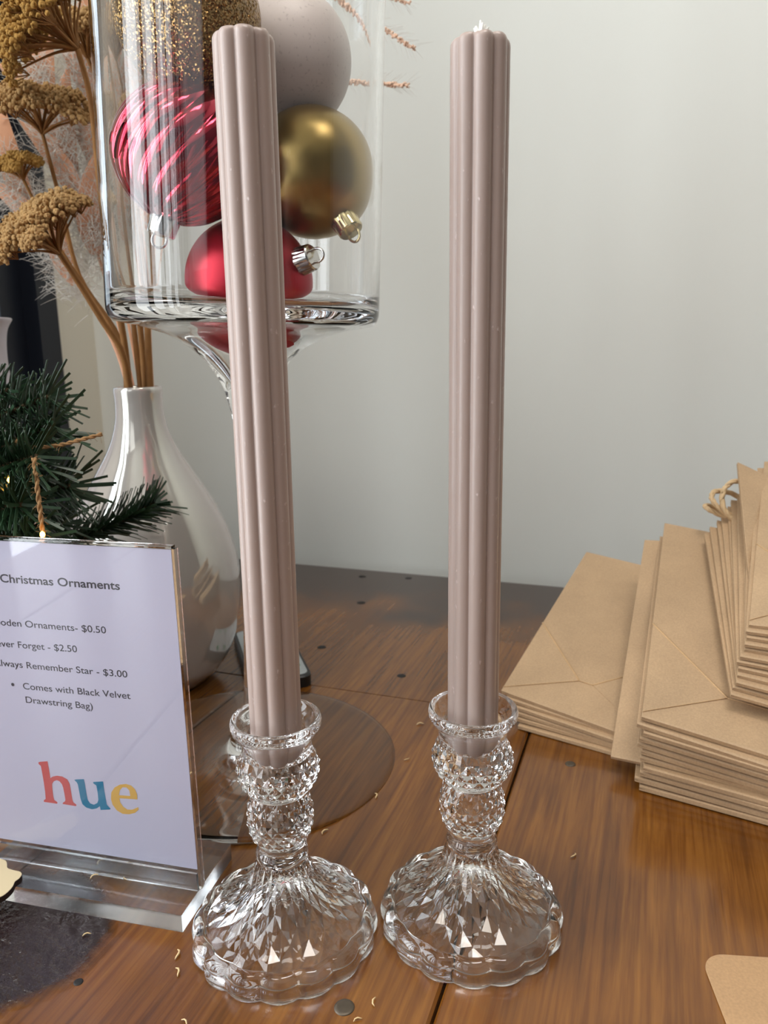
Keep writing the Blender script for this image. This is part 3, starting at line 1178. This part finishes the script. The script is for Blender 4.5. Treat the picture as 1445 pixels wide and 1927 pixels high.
# ------------------------------------------------------------------ acrylic price sign
PO = Vector((-9.02, 31.91, 0.9))                # right lower corner of the upright panel
E1 = Vector((0.971, -0.2395, 0)).normalized()   # to the right along the sign
NB = Vector((-E1.y, E1.x, 0))                   # away from the camera
E2 = (Vector((0, 0, 1)) + NB * -0.014).normalized()
SWID, SHGT = 11.4, 16.75
sign_rot = (0, 0, atan2(E1.y, E1.x))
sign = empty('price_sign', PO + Vector((0, 0, -0.88)), 'clear acrylic stand with printed price list, at the left edge of the table', 'sign', rot=sign_rot)


def sgn(u, d, v):                  # sign frame: u to the right of the right edge, d back, v up
    return Vector((u, d - 0.014 * v, v + 0.9))


def sign_box(name, mat, u0, u1, d0, d1, v0, v1):
    mb = MB()
    mb.box(u0, d0, v0, u1, d1, v1, lambda q: sgn(q.x, q.y, q.z))
    return mb.build(name, mat, sign)


mb = MB()
mb.box(-SWID + 0.1, -1.75, 0.0, 0.0, 3.5, 0.88)
mb.build('base', M['acrylic_cut'], sign)
sign_box('front_sheet', M['acrylic_sheet'], -SWID, 0, 0.0, 0.12, 0.02, SHGT)
sign_box('back_sheet', M['acrylic_sheet'], -SWID, 0, 0.20, 0.32, 0.02, SHGT)
sign_box('edge_strip', M['acrylic'], 0.005, 0.14, 0.0, 0.32, 0.02, SHGT)
sign_box('top_strip', M['acrylic'], -SWID, 0.0, 0.0, 0.32, SHGT + 0.005, SHGT + 0.12)
sign_box('foot_strip', M['acrylic_cut'], -SWID, 0.0, -0.16, -0.01, 0.0, 0.92)
sign_box('paper_insert', M['paper'], -SWID + 0.05, -0.10, 0.14, 0.17, 0.95, SHGT - 0.08)

SPL = PO + NB * 0.13               # plane of the print


def puv(x, y):
    """a mark on the sheet, read off the photograph, as (u, v) on the sign"""
    d = FW + RT * ((x - CX) / FPX) - UP * ((y - CY) / FPX)
    nrm = E1.cross(E2)
    t = (SPL - EYE).dot(nrm) / d.dot(nrm)
    q = EYE + d * t - SPL
    return q.dot(E1), q.dot(E2)


def text_mesh(body, bold=0.0):
    cu = bpy.data.curves.new('text', 'FONT')
    cu.body = body
    cu.size = 1
    cu.offset = bold
    cu.fill_mode = 'FRONT'
    o = bpy.data.objects.new('text', cu)
    COL.objects.link(o)
    dg = bpy.context.evaluated_depsgraph_get()
    dg.update()
    me = bpy.data.meshes.new_from_object(o.evaluated_get(dg))
    bpy.data.objects.remove(o)
    return me


def print_line(body, fit, p0, p1, cap_px, bold=0.0, lead=''):
    """lay one line of lettering on the paper: the part `fit` of `body` runs from p0 to p1"""
    (u0, v0), (u1, v1) = puv(*p0), puv(*p1)
    me = text_mesh(body, bold)
    fm = text_mesh(fit, bold)
    xs = [v.co.x for v in fm.vertices]
    fw_ = max(xs) - min(xs)
    bx = max(v.co.x for v in me.vertices)
    length = sqrt((u1 - u0) ** 2 + (v1 - v0) ** 2)
    sx = length / fw_
    sy = cap_px / 42.5 / 0.70
    ca, sa = (u1 - u0) / length, (v1 - v0) / length
    for v in me.vertices:
        x, y_ = (v.co.x - bx) * sx, v.co.y * sy
        v.co = Vector((u1 + x * ca - y_ * sa, 0.134 - 0.014 * (v1 + x * sa + y_ * ca), v1 + x * sa + y_ * ca + 0.9)) * CM
    # drop what would run past the sheet's left edge
    lim = (-SWID + 0.15) * CM
    import bmesh
    bm = bmesh.new()
    bm.from_mesh(me)
    bmesh.ops.bisect_plane(bm, geom=bm.verts[:] + bm.edges[:] + bm.faces[:], plane_co=(lim, 0, 0), plane_no=(-1, 0, 0), clear_outer=True)
    bm.to_mesh(me)
    bm.free()
    me.materials.clear()
    me.materials.append(M['ink'])
    o = bpy.data.objects.new('lettering', me)
    COL.objects.link(o)
    o.parent = sign
    o['label'] = 'printed line reading ' + body.replace('$', '').strip()
    bpy.data.meshes.remove(fm)
    return o


print_line('Christmas Ornaments', 'Christmas Ornaments', (1, 1096), (226, 1111), 16.5, 0.018)
print_line('Wooden Ornaments- $0.50', 'Ornaments- $0.50', (48, 1181), (200, 1193), 14, 0.006)
print_line('Never Forget - $2.50', 'Forget - $2.50', (34.5, 1220), (145.5, 1228.5), 14, 0.006)
print_line('Always Remember Star - $3.00', 'Remember Star - $3.00', (50.6, 1258.5), (240, 1276), 14, 0.006)
print_line('Comes with Black Velvet', 'Comes with Black Velvet', (44, 1297.5), (246, 1316.5), 14, 0.006)
print_line('Drawstring Bag)', 'Drawstring Bag)', (49, 1323), (175, 1336), 14, 0.006)
bu, bv = puv(24, 1289)
mb = MB()
mb.prism([(bu + 0.085 * cos(2 * pi * k / 16), bv + 0.085 * sin(2 * pi * k / 16)) for k in range(16)], 0, 0.004, lambda q: sgn(q.x, 0.134 - q.z, q.y))
mb.build('bullet_dot', M['ink'], sign)

LOGO = {
    'ink_red': [[(180, 195), (200, 190), (275, 185), (283, 230), (305, 362), (330, 345), (375, 336), (430, 345), (480, 375), (505, 420), (520, 500), (535, 590), (545, 615), (578, 640), (572, 655), (432, 632), (436, 618), (455, 605), (462, 590), (450, 520), (438, 460), (425, 425), (400, 395), (370, 383), (340, 395), (322, 420), (325, 470), (335, 550), (345, 590), (380, 615), (375, 630), (236, 610), (236, 592), (255, 580), (250, 510), (235, 400), (215, 290), (205, 235), (180, 212)]],
    'ink_blue': [[(553, 380), (575, 375), (655, 372), (665, 420), (680, 510), (695, 590), (720, 625), (760, 640), (795, 622), (806, 590), (797, 500), (785, 440), (752, 415), (752, 402), (780, 400), (855, 396), (865, 470), (880, 560), (895, 640), (933, 680), (930, 690), (830, 695), (822, 655), (790, 678), (740, 688), (680, 670), (640, 635), (620, 580), (605, 500), (592, 430), (580, 405)]],
    'ink_gold': [[(1215, 585), (1210, 530), (1190, 480), (1150, 440), (1095, 422), (1030, 430), (975, 460), (942, 510), (938, 580), (955, 640), (1000, 700), (1060, 735), (1130, 740), (1190, 725), (1228, 690), (1222, 665), (1200, 675), (1160, 692), (1110, 690), (1065, 660), (1035, 615), (1027, 572)],
                 [(1022, 540), (1030, 490), (1060, 458), (1100, 460), (1130, 490), (1140, 548)]],
}
for key, loops in LOGO.items():
    cu = bpy.data.curves.new('logo', 'CURVE')
    cu.dimensions = '2D'
    cu.fill_mode = 'FRONT'
    for lp in loops:
        sp = cu.splines.new('POLY')
        sp.points.add(len(lp) - 1)
        for i, (x, y) in enumerate(lp):
            u, v = puv(40 + x / 5.558, 1400 + y / 5.558)
            sp.points[i].co = (u, v, 0, 1)
        sp.use_cyclic_u = True
    o = bpy.data.objects.new('logo', cu)
    COL.objects.link(o)
    dg = bpy.context.evaluated_depsgraph_get()
    dg.update()
    me = bpy.data.meshes.new_from_object(o.evaluated_get(dg))
    bpy.data.objects.remove(o)
    for v in me.vertices:
        v.co = sgn(v.co.x, 0.133, v.co.y) * CM
    me.materials.clear()
    me.materials.append(M[key])
    o = bpy.data.objects.new('logo_letter', me)
    COL.objects.link(o)
    o.parent = sign
    o['label'] = {'ink_red': 'red printed letter h', 'ink_blue': 'blue printed letter u', 'ink_gold': 'yellow printed letter e'}[key]

# wooden ornament lying over the sign's left foot
orn = empty('wooden_ornament', (-18.9, 33.0, 0.98), 'pale plywood cut-out ornament with burnt edge, lying on the left end of the sign stand', 'ornament')
shape_px = [(-40, 1600), (-12, 1612), (8, 1618), (13, 1624), (14, 1633), (24, 1637), (37, 1640), (41, 1645), (36, 1653), (28, 1659), (24, 1668), (14, 1679), (-2, 1689), (-40, 1700)]


def plane_z(x, y, z):
    d = FW + RT * ((x - CX) / FPX) - UP * ((y - CY) / FPX)
    return EYE + d * ((z - CAMH) / d.z)


poly = [plane_z(x, y, 1.28) - Vector((-18.9, 33.0, 0)) for x, y in shape_px][::-1]
poly = [(p.x, p.y) for p in catmull([Vector((p.x, p.y, 0)) for p in poly], 3)]
mb = MB()
mb.prism(poly, 0.0, 0.28)
mb.build('cut_edge', M['burnt'], orn)
mb = MB()
mb.prism([(x * 0.995, y * 0.995) for x, y in poly], 0.281, 0.30)
mb.build('face', M['ply'], orn)

# ------------------------------------------------------------------ small artificial christmas tree behind the sign
TX, TY = -27.0, 44.5
tree = empty('artificial_tree', (TX, TY, 0.02), 'small green artificial pine tree behind the price sign, partly out of frame', 'tree')
mb = MB()
mb.tube([(0, 0, 0.6), (0, 0, 12), (0.2, 0, 26)], [0.55, 0.45, 0.25], 10)
mb.build('trunk', M['bark'], tree)
mb = MB()
mb.lathe([(0, 0), (4.2, 0), (4.3, 0.3), (3.8, 0.9), (0.8, 1.2), (0, 1.2)], 32)
mb.build('stand', M['bark'], tree)


def pine_branch(p0, p1, nlen, dens, seed, r0=0.0, droop=0.6, tipflat=0.0):
    rnd = random.Random(seed)
    o = Vector((TX, TY, 0))
    p0, p1 = Vector(p0) - o, Vector(p1) - o
    L_ = (p1 - p0).length
    pts = bez(p0, p0.lerp(p1, 0.35) + Vector((0, 0, droop)), p0.lerp(p1, 0.7) + Vector((0, 0, droop * 0.6)), p1, 14)
    mb = MB()
    mb.tube(pts, [0.16] * len(pts), 6)
    b = mb.build('branch', M['bark'], tree)
    ne = MB()
    n = int(L_ * dens)
    for k in range(n):
        f = (r0 + (1 - r0) * k / n) * (len(pts) - 1)
        i = min(int(f), len(pts) - 2)
        p = pts[i].lerp(pts[i + 1], f - i)
        t = (pts[i + 1] - pts[i]).normalized()
        s_ = t.orthogonal().normalized()
        s_.rotate(Matrix.Rotation(k * 2.39996 + rnd.uniform(-0.4, 0.4), 3, t))
        d = (t * rnd.uniform(0.55, 0.95) + s_).normalized()
        ln = nlen * rnd.uniform(0.75, 1.15)
        w = d.cross(t).normalized() * 0.088
        th = d.cross(w).normalized() * 0.016
        c = p + d * ln * 0.55 + t * 0.04
        e = p + d * ln + t * 0.16
        V = [p - w - th, p + w - th, p + w + th, p - w + th, c - w - th, c + w - th, c + w + th, c - w + th, e - w * 0.8 - th, e + w * 0.8 - th, e + w * 0.8 + th, e - w * 0.8 + th]
        F_ = []
        for a in (0, 4):
            F_ += [(a, a + 1, a + 5, a + 4), (a + 1, a + 2, a + 6, a + 5), (a + 2, a + 3, a + 7, a + 6), (a + 3, a, a + 4, a + 7)]
        F_ += [(8, 9, 10, 11)]
        ne.add(V, F_, False)
    nd = ne.build('needles', M['needle'], b)
    nd['kind'] = 'stuff'
    return b


trunk = lambda z: Vector((TX, TY, z))
pine_branch(trunk(19.5), at(92, 748, 43), 2.2, 22, 31)
pine_branch(trunk(17.5), at(100, 800, 42), 2.4, 22, 32)
pine_branch(trunk(16), at(132, 915, 43), 2.5, 24, 33)
pine_branch(trunk(17), at(70, 860, 40.5), 2.4, 22, 34)
pine_branch(trunk(14), at(118, 985, 44.5), 2.2, 22, 35)
pine_branch(trunk(15), at(40, 950, 40), 2.4, 20, 36)
pine_branch(trunk(21.5), at(20, 735, 44), 2.0, 20, 37)
pine_branch(trunk(13), at(292, 948, 48), 2.0, 22, 38, r0=0.35, droop=-1.4)
pine_branch(trunk(12), at(60, 1015, 40), 2.0, 22, 39)
pine_branch(trunk(19), at(50, 905, 46), 2.2, 20, 40)


def twine(pts, label, seed, r=0.11, fuzz=40):
    rnd = random.Random(seed)
    o = Vector(pts[0])
    P_ = [p - o for p in catmull(pts, 10)]
    mb = MB()
    for ph in (0, pi):           # two twisted plies
        q = []
        for i, p in enumerate(P_):
            t = (P_[min(i + 1, len(P_) - 1)] - P_[max(i - 1, 0)]).normalized()
            a = t.orthogonal().normalized()
            b = t.cross(a)
            an = ph + i * 0.9
            q.append(p + (a * cos(an) + b * sin(an)) * r * 0.5)
        mb.tube(q, r * 0.62, 6)
    for k in range(fuzz):
        p = P_[rnd.randrange(len(P_))]
        d = ndir((0, 0, 0), 1, rnd)
        mb.tube([p, p + d * 0.25, p + d * 0.4 + Vector((0, 0, -0.08))], 0.009, 3, False)
    ob = mb.build('jute_twine', M['twine'], None, o)
    return tag(ob, label, 'twine')


twine([at(30, 830, 41.5), at(60, 842, 41), at(110, 838, 41), at(150, 828, 41), at(192, 817, 41.5)], 'loose end of jute twine sticking out level from the tree towards the bottle vase', 1)
twine([at(64, 862, 39.5), at(68, 900, 39), at(74, 950, 39), at(80, 1000, 39), at(84, 1030, 39)], 'jute twine hanging down from the tree behind the sign', 2, 0.13, 70)
for i, (x, y, Y) in enumerate(((80, 1007, 38.6), (18, 905, 42))):
    o = MB()
    o.lathe([(0, -0.12), (0.10, -0.08), (0.13, 0.02), (0.10, 0.14), (0.0, 0.22)], 12)
    p = at(x, y, Y)
    b = o.build('fairy_light', M['bulb'], None, p)
    tag(b, ['glowing amber fairy light behind the top edge of the sign', 'amber fairy light among the tree needles at the left edge'][i], 'fairy light', 'fairy lights on the tree')

# ------------------------------------------------------------------ white vase at the far left
wv = empty('white_vase', at(-42, 1080, 66) * 1.0 * 1, 'matte white flared vase behind the tree at the left edge', 'vase')
wv.location = Vector((-35.2, 66.0, 0.02)) * CM
mb = MB()
mb.lathe([(0, 0), (5.2, 0), (5.5, 0.2)] + smooth_profile([(5.5, 0.2), (5.3, 6), (4.7, 12), (4.0, 18), (3.55, 23), (3.4, 25.5), (3.6, 27.6), (4.1, 28.6)], 4)[1:] + [(4.05, 28.72), (3.9, 28.7)] + smooth_profile([(3.9, 28.7), (3.35, 27.6), (3.15, 25), (3.3, 20), (3.6, 14)], 3)[1:] + [(0, 14)], 64)
mb.build('body', M['white_ceramic'], wv)

# ------------------------------------------------------------------ handheld device behind the left candle
dv = empty('handheld_device', (-5.75, 56.0, 0.02), 'black handheld device with light grey face lying flat behind the glass vase stem', 'device', rot=(0, 0, radians(17)))


def rrect(x0, y0, x1, y1, r, n=6):
    out = []
    for cx_, cy_, a0 in ((x1 - r, y0 + r, -pi / 2), (x1 - r, y1 - r, 0), (x0 + r, y1 - r, pi / 2), (x0 + r, y0 + r, pi)):
        for k in range(n + 1):
            a = a0 + pi / 2 * k / n
            out.append((cx_ + r * cos(a), cy_ + r * sin(a)))
    return out


tilt = lambda q: Vector((q.x, q.y, q.z + 0.02 * max(q.y, 0)))
mb = MB()
mb.prism(rrect(-4.9, 0, 0, 11.5, 0.8), 0, 0.95, None, 0.12)
mb.build('body', M['device_black'], dv)
mb = MB()
mb.prism(rrect(-4.65, 0.35, -0.25, 11.2, 0.6), 0.951, 1.02, None, 0.03)
mb.build('face_plate', M['device_grey'], dv)
for k, (x, y) in enumerate(((-0.9, 2.2), (-0.9, 4.0), (-4.0, 2.2), (-4.0, 4.0))):
    mb = MB()
    mb.prism(rrect(x - 0.3, y - 0.35, x + 0.3, y + 0.35, 0.15, 3), 1.021, 1.05)
    mb.build('button', M['device_green'], dv)

# ------------------------------------------------------------------ kraft paper bags


def make_bag(FL, wdir, ldir, wid, leng, th, label, group, sag=0.0, crease=False, handle=None, up=None):
    """a flat-folded bag: FL front-left lower corner, wdir along its bottom fold, ldir towards its mouth"""
    wv_ = Vector(wdir).normalized()
    lv = Vector(ldir).normalized()
    nv_ = wv_.cross(lv).normalized()
    lv = nv_.cross(wv_).normalized() * 0.35 + lv * 0.65 if False else lv
    b = empty('kraft_paper_bag', FL, label, 'paper bag', group)

    def pos(u, v, z):
        f = v / leng
        return wv_ * u + lv * v + nv_ * (z + sag * 4 * f * (1 - f))
    body = MB()
    g = 0.55
    prof = [(0.04, 0.0), (0.0, 0.10), (0.0, 0.34), (g, 0.46), (0.03, 0.56), (0.03, 0.62), (g, 0.70), (0.0, 0.76), (0.0, 0.92), (0.04, 1.0)]
    ring = [(u, z * th) for u, z in prof] + [(wid - u, z * th) for u, z in reversed(prof)]
    n = len(ring)
    V, Fc = [], []
    vs = [0.0, 0.12] + [leng * k / 14 for k in range(1, 15)]
    for v in vs:
        q = 0.72 if v == 0 else 1.0
        for u, z in ring:
            V.append(pos(u, v, th * 0.5 + (z - th * 0.5) * q))
    for j in range(len(vs) - 1):
        for k in range(n):
            k2 = (k + 1) % n
            Fc.append((j * n + k2, j * n + k, (j + 1) * n + k, (j + 1) * n + k2))
    m = len(prof)
    for base in (0, (len(vs) - 1) * n):
        for k in range(m - 1):
            q = (base + k, base + k + 1, base + n - 2 - k, base + n - 1 - k)
            Fc.append(q if base == 0 else q[::-1])
    body.add(V, Fc, False)
    body.build('body', M['kraft'], b)
    if crease:
        # folded bottom: triangular gusset flaps left and right, their apexes joined by a crease
        v0, v1, pu, pv = 0.35, 8.6, min(4.6, wid * 0.46), 3.5
        def plate(poly, z0, z1):
            fl = MB()
            nn = len(poly)
            # subdivide towards the middle so the plate follows the sag
            cu_ = sum(p[0] for p in poly) / nn
            cv_ = sum(p[1] for p in poly) / nn
            V, Fc = [], []
            rings_ = []
            for zz, sc_ in ((z0, 1.0), (z1, 0.992), (z1, 0.5)):
                ids = []
                for a in range(nn):
                    for s_ in range(6):
                        p, q = poly[a], poly[(a + 1) % nn]
                        u = p[0] + (q[0] - p[0]) * s_ / 6
                        v = p[1] + (q[1] - p[1]) * s_ / 6
                        u, v = cu_ + (u - cu_) * sc_, cv_ + (v - cv_) * sc_
                        ids.append(len(V))
                        V.append(pos(u, v, zz))
                rings_.append(ids)
            N_ = nn * 6
            for r_ in range(2):
                for k in range(N_):
                    k2 = (k + 1) % N_
                    Fc.append((rings_[r_][k], rings_[r_][k2], rings_[r_ + 1][k2], rings_[r_ + 1][k]))
            V.append(pos(cu_, cv_, z1))
            for k in range(N_):
                Fc.append((rings_[2][k], rings_[2][(k + 1) % N_], len(V) - 1))
            fl.add(V, Fc, False)
            fl.build('gusset_flap', M['kraft'], b)
        plate([(0.02, v0), (pu, pv), (0.02, v1)], th + 0.004, th + 0.05)
        plate([(wid - 0.02, v1), (wid - pu, pv), (wid - 0.02, v0)], th + 0.004, th + 0.05)
        cr = MB()
        for (ua, va), (ub, vb), r_ in (((0.0, v1), (pu, pv), 0.055), ((0.0, v0), (pu, pv), 0.02), ((pu, pv), (wid - pu, pv), 0.025), ((wid, v1), (wid - pu, pv), 0.055)):
            pl = [pos(ua + (ub - ua) * k / 12, va + (vb - va) * k / 12, th + 0.045) for k in range(13)]
            cr.tube(pl, r_, 6)
        cr.build('fold_crease', M['kraft_edge'], b)
    if handle:
        for (uc, span, rise, roll_, dz) in handle:
            pts = []
            for k in range(25):
                a = pi * (-0.12 + 1.24 * k / 24)
                uu = uc + span * 0.5 * cos(a)
                vv = leng - 0.6 + rise * sin(a) * cos(roll_)
                zz = dz + rise * max(sin(a), -0.2) * sin(roll_)
                pts.append(pos(uu, vv, zz))
            mb = MB()
            for ph in (0, 2.1, 4.2):
                q = []
                for i, p in enumerate(pts):
                    t = (pts[min(i + 1, 24)] - pts[max(i - 1, 0)]).normalized()
                    a = t.orthogonal().normalized()
                    c = t.cross(a)
                    an = ph + i * 0.8
                    q.append(p + (a * cos(an) + c * sin(an)) * 0.09)
                mb.tube(q, 0.13, 6)
            mb.build('handle', M['cord'], b)
    return b


def lerp(a, b, t):
    return Vector(a).lerp(Vector(b), t)


ORD = ['bottom', 'second from the bottom', 'third from the bottom', 'fourth from the bottom', 'fifth from the bottom', 'sixth from the bottom', 'seventh from the bottom',
       'eighth from the bottom', 'ninth from the bottom', 'tenth from the bottom', 'eleventh from the bottom', 'twelfth from the bottom']


def bag_stack(n, F0, F1, W0, W1, B0, B1, wid, th, place, group, jit, seed, leng=None, crease_top=True, handles=None):
    """n bags fanned from a lowest (front corner F0, back corner B0) to a topmost (F1, B1)"""
    rnd = random.Random(seed)
    for i in range(n):
        t = i / (n - 1)
        FL = lerp(F0, F1, t)
        BL = lerp(B0, B1, t)
        wd = lerp(W0, W1, t)
        if 0 < i < n - 1:
            wd = wd + Vector((0, 0, rnd.uniform(-0.012, 0.012))) + Vector((0.5, 0.86, 0)) * rnd.uniform(-0.035, 0.035)
        if 0 < i < n - 1:
            s_ = Vector((rnd.uniform(-jit, jit), rnd.uniform(-jit, jit), 0))
            FL, BL = FL + s_, BL + s_ * 0.6 + Vector((rnd.uniform(-jit, jit), rnd.uniform(-jit, jit), 0)) * 0.5
        ld = BL - FL
        nm = 'topmost' if i == n - 1 else ORD[i]
        make_bag(FL, wd, ld, wid, leng or ld.length, th, f'flat brown paper bag, {nm} of {place}', group, 0.0, crease_top and i == n - 1, handles.get(i) if handles else None)


bag_stack(6, (9.0, 48.6, 0.05), (8.05, 50.1, 2.0), (0.83, -0.55, -0.01), (0.82, -0.56, -0.10), (17.9, 66.0, 0.3), (18.2, 67.0, 7.3), 10.2, 0.30,
          'the low stack nearest the candles', 'paper bags in the low stack', 0.12, 5)
bag_stack(11, (14.85, 40.95, 0.05), (14.7, 40.9, 4.6), (0.85, -0.52, 0.0), (0.87, -0.46, -0.12), (22.6, 61.5, 0.6), (22.45, 60.0, 11.5), 13.3, 0.34,
          'the middle stack', 'paper bags in the middle stack', 0.30, 9)
make_bag((13.75, 42.97, 0.95), (0.86, -0.5, 0.05), Vector((21.3, 60.8, 10.3)) - Vector((13.75, 42.97, 0.95)), 2.4, 21.0, 0.30, 'brown paper bag jutting out askew from the left side of the middle stack', 'paper bags in the middle stack')
HD = [(6.5, 4.4, 3.6, 0.5, 0.2), (6.2, 4.2, 3.2, 1.1, 0.4)]
bag_stack(12, (19.65, 40.7, 6.05), (21.0, 42.0, 9.75), (0.88, -0.46, -0.12), (0.86, -0.5, 0.05), (24.3, 56.7, 11.5), (29.8, 59.5, 16.5), 13.3, 0.26,
          'the high stack at right edge', 'paper bags in the high stack', 0.16, 13)
make_bag((21.9, 43.4, 9.1), (0.80, -0.45, -0.40), Vector((27.3, 59.0, 17.1)) - Vector((21.9, 43.4, 9.1)), 10, 17.5, 0.22, 'brown paper bag standing up steeply behind the topmost bag of the high stack', 'paper bags in the high stack')

# twisted paper handles of the high stack's bags
def cord_loop(c, a, b, label, seed):
    c, a, b = Vector(c), Vector(a), Vector(b)
    pts = [c + a * cos(t) + b * sin(t) for t in [2 * pi * (k / 30) * 0.86 - 0.9 for k in range(31)]]
    o = pts[0]
    mb = MB()
    for ph in (0, 2.1, 4.2):
        q = []
        for i, p in enumerate(pts):
            t = (pts[min(i + 1, 30)] - pts[max(i - 1, 0)]).normalized()
            x = t.orthogonal().normalized()
            y = t.cross(x)
            an = ph + i * 0.8
            q.append(p - o + (x * cos(an) + y * sin(an)) * 0.09)
        mb.tube(q, 0.13, 6)
    return mb, o


HB = empty('kraft_paper_bag', at(1395, 985, 57), 'brown paper bag with twisted cord handles poking out behind the high stack', 'paper bag', 'paper bags in the high stack')
hb0 = at(1395, 985, 57)
mb = MB()
w_ = Vector((0.86, -0.5, 0.05)).normalized()
l_ = Vector((-0.30, -0.85, -0.30)).normalized()
nn_ = w_.cross(l_).normalized()
mb.box(0, 0, -0.13, 13, 10, 0.13, lambda q: w_ * q.x + l_ * q.y + nn_ * q.z)
mb.build('body', M['kraft'], HB)
for (x, y, Y, ax_, ay_) in ((1392, 943, 56.5, (1.35, 0.3, 0.35), (-0.3, 0.7, 1.35)), (1378, 950, 57.0, (1.5, 0.3, -0.2), (-0.6, 0.7, 0.95)), (1366, 968, 57.5, (1.5, 0.3, -0.5), (-0.7, 0.5, 0.45))):
    m_, o_ = cord_loop(at(x, y, Y), ax_, ay_, '', 1)
    m_.build('handle', M['cord'], HB, o_ - hb0)

# ------------------------------------------------------------------ kraft card at the lower right
card = empty('kraft_card', (13.3, 25.0, 0.02), 'brown kraft card with rounded corner lying at the lower right of the table', 'card', rot=(0, 0, radians(-6)))
mb = MB()
ol = rrect(0.0, -8.0, 12, 3.2, 1.0, 10)
mb.prism(ol, 0.0, 0.09, None, 0.02)
mb.build('sheet', M['card'], card)
mb = MB()
mb.box(0.2, -7.5, 0.091, 11.5, -2.2, 0.115)
card.location = Vector((13.05, 25.3, 0.02)) * CM

# ------------------------------------------------------------------ shavings on the table
base = None
rnd = random.Random(4)
spots = [(163, 1758), (180, 1678), (238, 1682), (335, 1795), (193, 1648), (703, 1885), (672, 1918), (348, 1922), (708, 1497), (610, 1565), (766, 1429), (335, 1828), (790, 1362), (1080, 1610)]
for i, (x, y) in enumerate(spots):
    p = plane_z(x, y, 0.06)
    if base is None:
        mb = MB()
        mb.tube([(-0.22, 0, 0), (-0.1, 0.06, 0.03), (0.05, 0.02, 0.05), (0.16, -0.08, 0.02), (0.22, -0.12, 0.0)], [0.02, 0.035, 0.04, 0.03, 0.012], 5)
        o = mb.build('wood_shaving', M['shaving'], None, p)
        base = o
    else:
        o = base.copy()
        COL.objects.link(o)
        o.location = p * CM
    if i in (1, 2, 4):
        o.location.z = 0.0 + 0.0094
    s_ = rnd.uniform(0.7, 1.25)
    o.scale = (s_, s_, s_)
    o.rotation_euler = (0, 0, rnd.uniform(0, 2 * pi))
    tag(o, 'tiny pale curled wood shaving lying loose', 'shaving', 'loose wood shavings')
